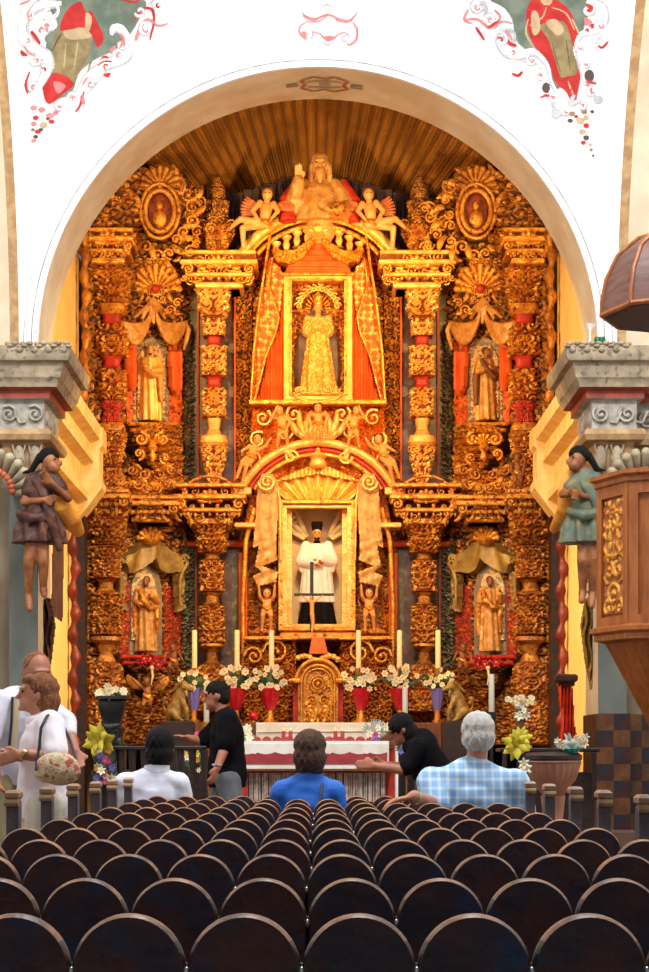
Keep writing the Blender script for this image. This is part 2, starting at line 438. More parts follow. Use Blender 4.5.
def relief(name, poly, T, mats, parent=None, amp=.03, cell=.10, seed=1, thick=.05, step=.9, thr=.38, mir=None, fn=None, matfn=None, holes=(), smooth=60, **kw):
    a = np.array(poly); x0, y0 = a.min(0); x1, y1 = a.max(0)
    nx = max(2, int((x1 - x0) / step) + 1); ny = max(2, int((y1 - y0) / step) + 1)
    gx = np.linspace(x0, x1, nx + 1); gy = np.linspace(y0, y1, ny + 1)
    A, B = np.meshgrid(gx, gy)
    Ac = (A[1:, 1:] + A[:-1, :-1]) / 2; Bc = (B[1:, 1:] + B[:-1, :-1]) / 2
    m = inside(poly, Ac, Bc)
    for h in holes: m &= ~inside(h, Ac, Bc)
    def height(A, B):
        if fn: return fn(A, B)
        U = (A if mir is None else np.abs(A - mir)) * MPX
        return swirl(U, B * MPX, cell, seed)
    H = height(A, B)
    x, y, z = T(A, B, H * amp)
    xb, yb, zb = T(A, B, -thick + 0 * H)
    Hc = (H[1:, 1:] + H[:-1, :-1] + H[1:, :-1] + H[:-1, 1:]) / 4
    if matfn: MI = matfn(Ac, Bc, Hc)
    else: MI = np.where(Hc > thr, 0, 1) if len(mats) > 1 else np.zeros(Hc.shape, int)
    idx = -np.ones(A.shape, int); used = np.zeros(A.shape, bool)
    used[:-1, :-1] |= m; used[1:, :-1] |= m; used[:-1, 1:] |= m; used[1:, 1:] |= m
    n = used.sum(); idx[used] = np.arange(n)
    V = list(zip(x[used].tolist(), y[used].tolist(), z[used].tolist()))
    J, I = np.nonzero(m)
    q = np.stack([idx[J, I], idx[J + 1, I], idx[J + 1, I + 1], idx[J, I + 1]], 1)
    faces = list(map(tuple, q.tolist())); mi = MI[J, I].astype(int).tolist()
    mp = np.pad(m, 1); bi = {}
    def bv(j, i):
        k = (j, i)
        if k not in bi: bi[k] = len(V); V.append((float(xb[j, i]), float(yb[j, i]), float(zb[j, i])))
        return bi[k]
    for j, i in zip(J.tolist(), I.tolist()):
        for dj, di, (a1, b1), (a2, b2) in ((-1, 0, (j, i + 1), (j, i)), (1, 0, (j + 1, i), (j + 1, i + 1)), (0, -1, (j, i), (j + 1, i)), (0, 1, (j + 1, i + 1), (j, i + 1))):
            if not mp[j + 1 + dj, i + 1 + di]:
                faces.append((int(idx[a1, b1]), bv(a1, b1), bv(a2, b2), int(idx[a2, b2]))); mi.append(len(mats) - 1 if not matfn and len(mats) > 1 else 0)
    mb = MB(); mb.add(V, faces, mi)
    return part(name, mb, mats, parent, smooth, **kw)
def turned(name, prof, cx, cy, mats, parent, amp=.0, cell=.08, seed=1, sq=5.0, res=.012, thr=.36, rot=0.0, half=True, **kw):
    # carved shaft: prof = [(z, r)], squarish section, relief follows the profile
    z0, z1 = prof[0][0], prof[-1][0]; zs = []
    if z0 > z1: prof = prof[::-1]; z0, z1 = z1, z0
    n = max(2, int((z1 - z0) / res)); zz = np.linspace(z0, z1, n + 1)
    zz = np.unique(np.concatenate([zz, [p[0] for p in prof]]))
    rr = np.interp(zz, [p[0] for p in prof], [p[1] for p in prof])
    rm = rr.max(); na = max(16, int(2 * PI * rm / res) if amp else 24)
    aa = np.linspace(0, 2 * PI, na, endpoint=False)
    A, Zg = np.meshgrid(aa, zz); R = np.repeat(rr[:, None], na, 1)
    ca, sa = np.cos(A), np.sin(A)
    Q = 1 / (np.abs(ca) ** sq + np.abs(sa) ** sq) ** (1 / sq) if sq else np.ones(A.shape)
    H = np.zeros(A.shape)
    if amp:
        U = np.abs(((A + PI / 2 + PI) % (2 * PI)) - PI) * rm      # symmetric about the front
        H = swirl(U, Zg, cell, seed)
        e = np.clip(np.minimum(Zg - z0, z1 - Zg) / .015, 0, 1); H = H * e
    R2 = R * Q + H * amp
    x = R2 * np.cos(A + rot) + cx; y = R2 * np.sin(A + rot) + cy
    V = list(zip(x.ravel().tolist(), y.ravel().tolist(), Zg.ravel().tolist()))
    nz = len(zz); f = []; mi = []
    for j in range(nz - 1):
        for i in range(na):
            k = (i + 1) % na
            f.append((j * na + i, j * na + k, (j + 1) * na + k, (j + 1) * na + i))
            mi.append(0 if (not amp or len(mats) < 2 or (H[j, i] + H[j + 1, k]) / 2 > thr) else 1)
    f += [tuple(range(na - 1, -1, -1)), tuple(range((nz - 1) * na, nz * na))]; mi += [0, 0]
    mb = MB(); mb.add(V, f, mi)
    return part(name, mb, mats, parent, 50, **kw)
# ================================================================== THE SETTING
def struct(name, mb, mats, smooth=35, parent=None): return part(name, mb, mats, parent, smooth, kind=None if parent else 'structure')
SZ = 4.9; RA = 2.58; SR = 4.2; SX = 2.76      # springing height, chancel arch radius, side arch radius and plane
b = MB(); b.box(-4.2, 4.2, -3, 17.0, -.1, 0); struct('floor', b, 'floor_stone')
b = MB()
for k in range(3): b.box(-2.9, 2.9, 16.7 + .3 * k, 25.6, .15 * k - (.01 if k == 0 else 0), .15 * (k + 1))
struct('trim_1', b, 'floor_stone')
# pendentive surface above the chancel arch
def pendD(x, h):
    ax = np.abs(x); h = np.clip(h, 0, 4.15)
    t = np.clip((np.hypot(ax, h) - RA) / (np.hypot(SX, h) - RA), 0, 1.4)
    return 18 - (SR - np.sqrt(np.clip(SR ** 2 - h ** 2, 0, None))) * t ** 1.3
b = MB()
hs = np.concatenate([RA * np.sin(np.linspace(0, PI / 2, 110)), np.linspace(RA + .02, 3.6, 30)])
for s in (-1, 1):
    V = []; n = 33
    for h in hs:
        xa = math.sqrt(max(RA ** 2 - h * h, 0)) if h < RA else 0
        for k in range(n):
            x = xa + (SX - xa) * k / (n - 1)
            V.append((s * x, float(pendD(np.array(x), np.array(h))), SZ + h))
    fs = [(j * n + i, j * n + i + 1, (j + 1) * n + i + 1, (j + 1) * n + i) for j in range(len(hs) - 1) for i in range(n - 1)]
    b.add(V, fs)
struct('ceiling', b, 'plaster', 180)
# archivolt band with scored lines, intrados and jambs
b = MB(); NA = 72
def ring(r0, r1, y, m, y2=None):
    V = []; y2 = y if y2 is None else y2
    for k in range(NA + 1):
        a = PI * k / NA
        V += [(r0 * math.cos(a), y, SZ + r0 * math.sin(a)), (r1 * math.cos(a), y2, SZ + r1 * math.sin(a))]
    b.add(V, [(2 * k, 2 * k + 1, 2 * k + 3, 2 * k + 2) for k in range(NA)], m)
ring(RA, RA + .055, 17.955, 0); ring(RA + .055, RA + .066, 17.95, 1); ring(RA + .066, RA + .125, 17.945, 0); ring(RA + .125, RA + .134, 17.95, 1)
ring(RA + .134, RA + .15, 17.95, 0, 18.0); ring(RA, RA, 17.955, 0, 18.0)
struct('trim_2', b, ['plaster', 'plaster_line'], 30)
b = MB(); pts = [(-2.59, 0)] + [(-RA * math.cos(PI * k / NA), SZ + RA * math.sin(PI * k / NA)) for k in range(NA + 1)] + [(2.59, 0)]
V = [(x, y, z) for (x, z) in pts for y in (18.0, 18.85)]
b.add(V, [(2 * i, 2 * i + 1, 2 * i + 3, 2 * i + 2) for i in range(len(pts) - 1)])
ring(RA, 4.6, 18.85, 0)
struct('wall_front', b, 'soffit', 30)
# side arches: soffits running outwards
for s, nm in ((-1, 'left'), (1, 'right')):
    b = MB(); V = []
    for k in range(25):
        h = 3.9 * k / 24; D = 18 - (SR - math.sqrt(SR ** 2 - h * h))
        V += [(s * SX, D, SZ + h), (s * (SX + .09), D + .03, SZ + h), (s * 4.2, D + .03, SZ + h)]
    for k in range(24):
        b.add([], [], None)
    b.add(V, [f for k in range(24) for f in ((3 * k, 3 * k + 1, 3 * k + 4, 3 * k + 3),)], 1)
    b.add(V, [f for k in range(24) for f in ((3 * k + 1, 3 * k + 2, 3 * k + 5, 3 * k + 4),)], 0)
    b.box(*sorted((s * 2.85, s * 4.2)), 18.3, 18.85, 0, SZ, 0)
    struct('wall_' + nm, b, ['soffit_nave', 'stone_rope'], 60)
    b = MB(); b.box(*sorted((s * 2.59, s * 2.85)), 18.0, 18.84, 0, 4.85); struct('trim_3' if s < 0 else 'trim_4', b, 'stone_blue')
    b = MB(); b.box(*sorted((s * 2.86, s * 4.2)), 18.24, 18.3, 0, 3.7); struct('trim_5' if s < 0 else 'trim_6', b, 'stone_beige')
    b = MB(); b.box(*sorted((s * 4.2, s * 4.3)), -3, 18.3, 0, 9.5); struct('wall_nave_' + nm, b, 'plaster')
    # sanctuary side wall
    b = MB(); b.box(*sorted((s * 2.81, s * 2.95)), 18.85, 25.6, 0, 7.0); struct('wall_sanctuary_' + nm, b, 'yellow_wall')
    # tiled dado
    b = MB(); q = .155
    def tiles(p0, du, n, rows):
        for i in range(n):
            for j in range(rows):
                a = Vector(p0) + Vector(du) * q * i + Vector((0, 0, q * j)); u = Vector(du) * q; w = Vector((0, 0, q))
                if (i + j) % 2: b.add([a, a + u, a + u + w, a + w], [(0, 1, 2, 3)], 0)
                else: b.add([a, a + u, a + u + w, a + w], [(0, 1, 2), (0, 2, 3)], [1, 2])
    x0 = 2.57 if s > 0 else -2.57
    tiles((x0, 17.97, -.03), (s, 0, 0), 2, 10); tiles((s * 2.87, 18.22, -.03), (s, 0, 0), 8, 10); tiles((x0, 17.97, -.03), (0, 1, 0), 6, 10)
    tiles((s * 2.87, 17.97, -.03), (0, 1, 0), 2, 10)
    struct('baseboard_' + nm, b, ['tile_a', 'tile_b', 'tile_c'], 0)
    # entablature
    prof = [(0, 3.55), (.05, 3.60), (.05, 3.66), (.03, 3.70), (.05, 4.02), (.13, 4.03), (.15, 4.08), (.13, 4.13), (.07, 4.14), (.07, 4.40),
            (.13, 4.41), (.13, 4.48), (.20, 4.50), (.22, 4.56), (.24, 4.58), (.27, 4.71), (.32, 4.72), (.34, 4.76), (.34, 4.85), (0, 4.87)]
    mt = [0, 0, 0, 4, 4, 4, 4, 4, 1, 1, 2, 2, 0, 0, 0, 0, 0, 0, 0]
    path = [(-4.15, 18.3), (-2.86, 18.3), (-2.86, 18.0), (-2.59, 18.0), (-2.59, 18.85), (-2.81, 18.85)]
    if s > 0: path = [(-x, y) for x, y in path][::-1]
    b = MB(); b.sweep(prof, path, mt)
    struct('trim_7' if s < 0 else 'trim_8', b, ['stone', 'stone_grey', 'stone_red', 'stone_red', 'stone_rope'], 30)
    path = [(-2.81, 19.3), (-2.81, 22.3)]
    if s > 0: path = [(-x, y) for x, y in path][::-1]
    pr2 = [(0, 3.80), (.08, 3.86), (.10, 4.0), (.22, 4.02), (.22, 4.10), (.16, 4.13), (.16, 4.40), (.28, 4.44), (.28, 4.50), (.24, 4.54), (.24, 4.66), (.35, 4.70), (.36, 4.85), (0, 4.87)]
    b = MB(); b.sweep(pr2, path)
    b.prism([(s * 2.80, 3.7), (s * 2.62, 3.92), (s * 2.44, 4.16), (s * 2.44, 4.24), (s * 2.47, 4.26), (s * 2.47, 4.60), (s * 2.43, 4.64), (s * 2.43, 4.84), (s * 2.80, 4.84)], 22.0, 22.42); struct('trim_9' if s < 0 else 'trim_10', b, 'cream', 30)
    # wave scrolls, scallops and crown foliage on the pier entablature
    b = MB()
    for k in range(6):
        cx = s * (2.60 + .24 * k); y = 17.91 if k < 2 else 18.21
        b.scroll(cx, 4.27, y, .085, hand=s, a0=2.2, turns=1.5, rad=.016)
        b.tube([(cx + s * .085, y, 4.20), (cx + s * .14, y, 4.19), (cx + s * .19, y, 4.30)], .014, 6)
    for k in range(3):
        y = 18.1 + .25 * k; b.ball((s * 2.52, y, 4.27), (.03, .08, .08), 8, 6)
    struct('trim_11' if s < 0 else 'trim_12', b, 'stone_grey', 60)
    b = MB()
    for k in range(8):
        cx = s * (2.6 + .15 * k); y = 17.93 if k < 2 else 18.22
        b.ball((cx, y, 3.86), (.055, .03, .13), 8, 6); b.tube([(cx - .06, y, 3.99), (cx, y - .02, 3.76), (cx + .06, y, 3.99)], .012, 6)
    for k in range(26):
        t = k / 25.; p = (s * (2.26 + .55 * t), 17.66 + .02 * (k % 2), 4.84 + .035 * math.sin(k * 2.1)); b.ball(p, (.035, .03, .016 + .006 * (k % 3)), 7, 5)
        b.ball((s * 2.27, 17.7 + 1.4 * t, 4.83 + .02 * math.sin(k * 1.7)), (.02, .035, .018 + .005 * (k % 3)), 7, 5)
    struct('trim_13' if s < 0 else 'trim_14', b, 'stone', 60)
    # shell niche head on the pier
    b = MB(); cx = s * 3.0
    for k in range(13):
        a = math.radians(180 * k / 12); b.cap((cx + .22 * math.cos(a), 17.96, 3.55 + .22 * math.sin(a)), (cx + .36 * math.cos(a), 17.84, 3.55 + .36 * math.sin(a)), .025, .045, 7)
    sh = struct('trim_15' if s < 0 else 'trim_16', b, 'shell_green', 60)
    b = MB()
    for k in range(15):
        a = math.radians(180 * k / 14); b.ball((cx + .20 * math.cos(a), 17.86, 3.55 + .20 * math.sin(a)), .032, 8, 6)
    part('bead_moulding', b, 'coral', sh, 60, label='coral red bead moulding')
# conch vault over the sanctuary, ribbed like a scallop shell
b = MB(); NR = 150; V = []; U = 22
for j in range(U + 1):
    t = j / U; D = 18.9 + 6.7 * (1 - (1 - t) ** 2.2); q = max(0, 1 - ((D - 18.9) / 6.7) ** 5) ** .5
    for i in range(2 * NR + 1):
        a = PI * i / (2 * NR); w = 1 - (.028 if i % 2 else 0)
        V.append((2.9 * q * w * math.cos(a), D, 7.0 + 2.95 * q * w * math.sin(a)))
n = 2 * NR + 1
fs = []; mi = []
for j in range(U):
    for i in range(2 * NR):
        fs.append((j * n + i, (j + 1) * n + i, (j + 1) * n + i + 1, j * n + i + 1)); mi.append(1 if (i // 2) % 3 == 0 else 0)
b.add(V, fs, mi); struct('ceiling_sanctuary', b, ['vault', 'vault_line'], 20)
b = MB(); b.box(-2.95, 2.95, 25.6, 25.7, 0, 7.4); struct('wall_sanctuary_back', b, 'dark_ground')

# ------------------------------------------------------------------ wall paintings (paint on the curved plaster)
def TP(A, B, h):
    D = np.full(np.shape(A), 18.0)
    for _ in range(8): D = pendD((A - VX) * D / F, HC + (VY - B) * D / F - SZ)
    return (A - VX) * D / F, D - .012 - h, HC + (VY - B) * D / F
def paint(name, layers, mats, label, cat, group=None):
    # layers: (material index, polygon or stroke [pts], width); painted later layers win
    polys = []
    for L in layers:
        if len(L) == 2: polys.append((L[0], smooth_poly(L[1])))
        else:
            pts = [np.array(p, float) for p in smooth_poly(L[1], False)]; w0 = L[2]; nn = len(pts)
            for ii, (a, c) in enumerate(zip(pts[:-1], pts[1:])):
                w = w0 * (.45 + .75 * math.sin(PI * (ii + .5) / (nn - 1)) ** .6)
                d = c - a; l = np.hypot(*d) + 1e-6; n_ = np.array([-d[1], d[0]]) / l * w / 2; e = d / l * w * .3
                polys.append((L[0], [tuple(a - e + n_), tuple(c + e + n_), tuple(c + e - n_), tuple(a - e - n_)]))
    allp = np.array([p for _, q in polys for p in q]); x0, y0 = allp.min(0) - 1; x1, y1 = allp.max(0) + 1
    def mf(A, B, H):
        r = np.full(A.shape, -1)
        for m, q in polys: r[inside(q, A, B)] = m
        return r
    st = .55; nx = int((x1 - x0) / st); ny = int((y1 - y0) / st)
    A, B = np.meshgrid(np.linspace(x0, x1, nx + 1), np.linspace(y0, y1, ny + 1))
    MI = mf((A[1:, 1:] + A[:-1, :-1]) / 2, (B[1:, 1:] + B[:-1, :-1]) / 2, None)
    x, y, z = TP(A, B, 0)
    J, I = np.nonzero(MI >= 0); w = nx + 1; idx = {}; V = []
    xf, yf, zf = x.ravel(), y.ravel(), z.ravel(); fs = []
    def vi(k):
        if k not in idx: idx[k] = len(V); V.append((xf[k], yf[k], zf[k]))
        return idx[k]
    for j, i in zip(J.tolist(), I.tolist()): fs.append((vi(j * w + i), vi((j + 1) * w + i), vi((j + 1) * w + i + 1), vi(j * w + i + 1)))
    mb = MB(); mb.add(V, fs, MI[J, I].astype(int).tolist())
    o = part(name, mb, mats, None, 180); return setp(o, label, cat, group)
def arcp(cx, cy, r, a0, a1, n=10, k=1.0): return [(cx + r * math.cos(math.radians(a0 + (a1 - a0) * i / n)), cy - k * r * math.sin(math.radians(a0 + (a1 - a0) * i / n))) for i in range(n + 1)]
def spir(cx, cy, r, a0, hand, turns=1.0, n=14): return [(cx + r * (1 - .8 * i / n) * math.cos(math.radians(a0) + hand * turns * 6.283 * i / n), cy - r * (1 - .8 * i / n) * math.sin(math.radians(a0) + hand * turns * 6.283 * i / n)) for i in range(n + 1)]
PM = ['p_white', 'p_grey', 'p_red', 'p_pink', 'p_green', 'p_tan', 'p_cream', 'p_dark', 'p_ochre']
def scrolls(cx_list, R_):
    o = []
    for (x, y, r, a, h, m) in cx_list:
        o.append((1, spir(x, y, r + .6, a, h, .9), 3.2)); o.append((0, spir(x, y, r, a, h, .9), 1.8)); o.append((m, spir(x + .5, y + .5, r * .45, a + 60, h, .7), 1.6))
    return o
lf = [(4, [(52, -2), (140, -2), (138, 22), (118, 48), (98, 58), (80, 72), (72, 92), (52, 100), (44, 88), (52, 55), (45, 38), (58, 25)]),
      (4, [(60, 30), (50, 40), (46, 48), (56, 52)]),
      (5, [(58, 32), (88, 30), (92, 45), (86, 62), (76, 78), (72, 84), (48, 78), (52, 50)]),
      (6, [(64, 28), (80, 22), (98, 28), (90, 38), (74, 40), (66, 38)]),
      (2, [(60, 30), (66, 12), (80, 2), (86, 12), (92, 12), (98, 24), (104, 38), (98, 48), (92, 36), (84, 28), (70, 30)]),
      (6, [(86, 14), (92, 18), (90, 30), (86, 34)]),
      (2, [(44, 76), (60, 74), (74, 84), (64, 94), (50, 104), (44, 96)]), (3, [(54, 82), (66, 86), (58, 94)]),
      (0, [(60, 4), (38, 6), (24, 16), (22, 34), (34, 48), (46, 56), (50, 66), (42, 82), (32, 98)], 8), (1, [(60, 8), (42, 10), (30, 20), (29, 34), (40, 46), (51, 54), (53, 68), (46, 82)], 2.2),
      (1, [(20, 10), (18, 34), (28, 50), (40, 62), (40, 76), (30, 94)], 1.4), (0, spir(50, 12, 10, 90, -1, 1.0), 3), (1, spir(50, 13, 9, 90, -1, 1.0), 1.2), (3, spir(42, 32, 6, 0, 1, .6), 2),
      (0, [(112, 34), (114, 28), (122, 30), (130, 46), (124, 58), (104, 66), (90, 74), (84, 86), (74, 100), (62, 110)], 7), (1, [(112, 36), (118, 32), (125, 44), (118, 54), (102, 62), (86, 74), (78, 88), (68, 102)], 2),
      (1, [(132, 40), (130, 60), (108, 70), (98, 82), (86, 96)], 1.3), (3, [(110, 50), (116, 46), (114, 56)]), (2, [(104, 56), (109, 58), (100, 61)]), (2, [(104, 75), (111, 73), (108, 78)]),
      (2, [(21, 50), (28, 56), (22, 56)]), (2, [(30, 72), (26, 84), (28, 94)], 2.0), (2, [(32, 32), (40, 44)], 3), (3, [(44, 20), (48, 32)], 2.5), (2, [(84, 92), (80, 106), (76, 112)], 2), (3, [(82, 96), (84, 104)], 3),
      (2, [(134, 22), (142, 10), (152, 10), (154, 22), (150, 40)], 2.2), (3, [(138, 30), (136, 40), (146, 20), (158, 26), (168, 24)], 2.2), (1, [(150, 4), (158, -1)], 3), (2, [(120, -1), (134, 3), (140, -1)], 2), (3, [(20, 5), (30, 1)], 2)]
for (x, y, m, r) in ((34, 108, 3, 3.5), (42, 110, 3, 3.5), (36, 118, 2, 3), (50, 116, 3, 4), (56, 113, 3, 3), (34, 124, 3, 3), (44, 125, 6, 4), (52, 122, 2, 3), (38, 132, 2, 3), (36, 137, 7, 2.5), (41, 130, 7, 2.4), (34, 141, 3, 2.6), (48, 119, 7, 2), (33, 130, 5, 2)):
    lf.append((m, arcp(x, y, r, 0, 330, 8, .7)))
lf += scrolls([(30, 14, 8, 90, 1, 3), (27, 40, 7, 180, 1, 3), (36, 60, 6, 200, 1, 3), (44, 70, 5, 100, -1, 2), (33, 88, 6, 0, 1, 3), (60, 106, 5, 90, 1, 3), (74, 98, 6, 200, -1, 3), (90, 84, 6, 200, -1, 3), (106, 66, 7, 200, -1, 2), (122, 44, 8, 90, -1, 3), (118, 56, 6, 20, 1, 3), (146, 30, 7, 90, 1, 3), (158, 6, 6, 30, 1, 2), (140, 12, 5, 200, 1, 3), (46, 26, 6, 300, 1, 3)], 1)
lf += [(3, [(34, 4), (28, 14), (30, 22)], 1.6), (3, [(120, 34), (124, 40), (120, 48)], 2.4), (2, [(98, 66), (104, 62), (112, 62)], 1.6), (3, [(88, 78), (82, 86)], 1.6), (1, [(34, 4), (44, -1), (58, 2)], 2), (3, [(24, 46), (30, 54), (36, 54)], 1.5), (4, [(96, 0), (108, 20), (104, 34)], 3), (7, [(52, 52), (58, 40), (62, 34)], 1.4), (5, [(92, 60), (88, 72)], 1.5), (6, [(66, 44), (64, 70)], 1.0), (6, [(78, 42), (74, 70)], 1.0)]
paint('wall_painting', lf, PM, 'painted red robed figure in a white scroll cartouche, upper left of the arch', 'painting')
rf = [(4, [(494, -2), (586, -2), (584, 24), (578, 44), (570, 60), (556, 92), (548, 82), (540, 66), (528, 52), (516, 40), (512, 20), (504, 8)]),
      (2, [(530, 2), (550, -2), (570, 12), (580, 44), (576, 62), (580, 78), (574, 104), (568, 92), (556, 84), (546, 60), (534, 46), (526, 24)]),
      (5, [(540, 26), (562, 22), (570, 36), (577, 72), (562, 79), (555, 60), (548, 40)]), (6, [(546, 22), (556, 20), (564, 30), (558, 36), (550, 30)]),
      (6, [(532, 12), (538, 14), (540, 30), (534, 36), (531, 26)]), (6, [(540, -2), (552, -2), (550, 5), (543, 5)]), (6, [(528, 20), (526, 34), (536, 52)], 1.5), (6, [(572, 20), (582, 40)], 1.5), (2, [(560, 80), (577, 76), (578, 86), (574, 106), (566, 92)]), (6, [(568, 82), (574, 98)], 1.4),
      (0, [(500, 26), (494, 36), (500, 54), (518, 58), (532, 54), (544, 66), (548, 82), (556, 96), (562, 108)], 8), (1, [(512, 32), (500, 32), (496, 44), (506, 58), (522, 60), (534, 56), (546, 68), (550, 84), (558, 98)], 2.6),
      (1, spir(508, 38, 9, 100, -1, 1.0), 2), (2, [(504, 36), (510, 44), (516, 46)], 3), (3, [(506, 30), (512, 40)], 2),
      (0, [(588, 2), (604, 10), (608, 22), (600, 32), (584, 36), (578, 50), (582, 66), (584, 84)], 8), (1, [(594, -1), (606, 6), (608, 22), (598, 34), (582, 38), (576, 52), (580, 70), (584, 86)], 2.4),
      (2, [(586, 4), (594, 8), (588, 14)]), (3, [(584, 18), (592, 22), (586, 28)]), (2, [(594, 28), (584, 32), (592, 24)]), (2, [(598, 46), (602, 48), (608, 42)], 2), (2, [(512, 74), (518, 76), (522, 72)], 2.4),
      (7, arcp(589, 76, 5, 0, 330, 8, 1.2)), (3, [(586, 82), (594, 96)], 3), (2, [(588, 82), (596, 84)], 2), (1, arcp(598, 100, 5, 0, 330, 8, .8)), (7, arcp(546, 88, 4, 0, 330, 8, 1.3)), (2, [(540, 98), (548, 96), (552, 106)], 2), (1, arcp(556, 114, 5, 0, 330, 8, 1)), (1, [(550, 100), (556, 112)], 3),
      (1, [(470, 4), (478, -1), (486, 8), (484, 16)], 3), (1, spir(484, 8, 6, 60, 1, .8), 2), (3, [(466, 20), (478, 20), (490, 28), (500, 18), (494, 10)], 2.4), (2, [(476, 28), (484, 40)], 2.4), (3, [(468, 10), (464, 20), (472, 24)], 2), (2, [(488, 28), (498, 22)], 2), (1, [(574, 96), (570, 104), (582, 100)], 4)]
for (x, y, m, r) in ((572, 114, 5, 3), (584, 112, 5, 3), (570, 121, 7, 2.6), (592, 112, 7, 2), (580, 121, 6, 4), (586, 126, 2, 3), (582, 132, 6, 3.4), (586, 138, 7, 3), (583, 143, 2, 2.4), (591, 150, 5, 1.8), (593, 156, 7, 1.4), (586, 118, 6, 3), (576, 117, 2, 2), (590, 145, 3, 1.6)):
    rf.append((m, arcp(x, y, r, 0, 330, 8, .8)))
rf += scrolls([(478, 8, 8, 60, 1, 3), (490, 20, 6, 200, -1, 3), (500, 40, 8, 120, -1, 2), (512, 52, 6, 200, 1, 3), (532, 60, 6, 120, 1, 3), (540, 76, 6, 120, -1, 3), (552, 98, 5, 90, -1, 3), (588, 10, 7, 60, -1, 2), (600, 26, 7, 0, -1, 3), (586, 30, 5, 200, 1, 2), (580, 48, 5, 90, 1, 3), (586, 64, 5, 90, 1, 3), (592, 92, 5, 90, 1, 3), (566, 112, 4, 90, 1, 3), (582, 106, 4, 90, -1, 3)], 1)
rf += [(2, [(560, 84), (568, 92), (574, 86)], 1.4), (6, [(546, 8), (542, 18), (530, 26)], 1.3), (6, [(552, 8), (566, 14), (574, 30)], 1.3), (7, [(552, 44), (560, 72)], .8), (7, [(566, 40), (570, 70)], .8), (3, [(494, 30), (502, 22), (512, 24)], 1.6), (1, [(604, 30), (596, 44), (598, 54)], 1.2)]
paint('wall_painting', rf, PM, 'painted bishop in a red cope in a blue scroll cartouche, upper right of the arch', 'painting')
cf = [(3, [(302, 13), (308, 19), (316, 19), (328, 15), (338, 19), (348, 21), (354, 17), (357, 12)], 1.6), (3, [(304, 16), (310, 19), (317, 20)], 2.6), (3, [(336, 20), (346, 22), (352, 20)], 2.2), (3, [(322, 8), (327, 5), (334, 9)], .8),
      (3, [(307, 22), (300, 27), (300, 34), (306, 40)], 1.4), (3, arcp(304, 35, 3.4, 0, 330, 8)), (1, spir(309, 35, 5, 60, -1, .9), 1.5), (3, [(312, 32), (320, 34), (325, 39), (333, 39), (338, 35), (345, 33), (350, 37)], 1.4), (3, [(324, 37), (328, 42), (334, 37)]),
      (1, [(323, 42), (328, 45), (334, 41)], 2), (3, [(353, 23), (357, 30), (356, 40), (350, 45), (347, 44)], 2), (1, spir(345, 40, 4, 60, 1, .9), 1.5), (3, [(306, 22), (318, 22), (328, 16)], .9)]
paint('wall_painting', cf, PM, 'small pink and blue scrollwork cartouche painted over the crown of the arch', 'painting')
# painted cartouche on the underside of the arch crown
b = MB()
def under(u, v): a = PI / 2 - u / RA; return ((RA - .006) * math.cos(a), v, SZ + (RA - .006) * math.sin(a))
def ust(m, pts, w):
    for (a0, b0), (a1, b1) in zip(pts[:-1], pts[1:]):
        d = math.hypot(a1 - a0, b1 - b0); nx, ny = -(b1 - b0) / d * w / 2, (a1 - a0) / d * w / 2
        b.add([under(a0 + nx, b0 + ny), under(a1 + nx, b1 + ny), under(a1 - nx, b1 - ny), under(a0 - nx, b0 - ny)], [(0, 1, 2, 3)], m)
ox = .06
for sy in (-1, 1):
    ust(0, [(ox - .22, 18.42 + sy * .10), (ox - .1, 18.42 + sy * .2), (ox, 18.42 + sy * .14), (ox + .1, 18.42 + sy * .2), (ox + .22, 18.42 + sy * .10)], .035)
    ust(1, [(ox - .16, 18.42 + sy * .06), (ox, 18.42 + sy * .1), (ox + .16, 18.42 + sy * .06)], .03)
ust(0, [(ox - .22, 18.32), (ox - .18, 18.42), (ox - .22, 18.52)], .04); ust(0, [(ox + .22, 18.32), (ox + .18, 18.42), (ox + .22, 18.52)], .04)
ust(2, [(ox - .36, 18.42), (ox - .25, 18.42)], .10); ust(2, [(ox + .25, 18.42), (ox + .36, 18.42)], .12); ust(1, [(ox - .05, 18.42), (ox + .05, 18.42)], .1)
o = part('wall_painting', b, ['p_ochre', 'p_cream', 'stone'], None, 0); setp(o, 'small orange scroll cartouche painted on the underside of the arch at its crown', 'painting')
# ================================================================== THE ALTARPIECE
def mr(poly): return [(636 - x, y) for x, y in poly]
def rect(x0, x1, y0, y1): return [(x0, y0), (x1, y0), (x1, y1), (x0, y1)]
K = 24.0 / F
DB = 24.15
TB = TC(DB)
GD = ['gold', 'red_ground']; GDK = ['gold_dark', 'red_ground']; GMD = ['gold_mid', 'red_ground']; GDD = ['gold_dark', 'dark_ground']; GK = ['gold', 'dark_ground']
ap = thing('altarpiece_panel', 'tall carved and gilded centre section of the altarpiece wall, between the two inner columns', 'altarpiece', (0, DB, .45))
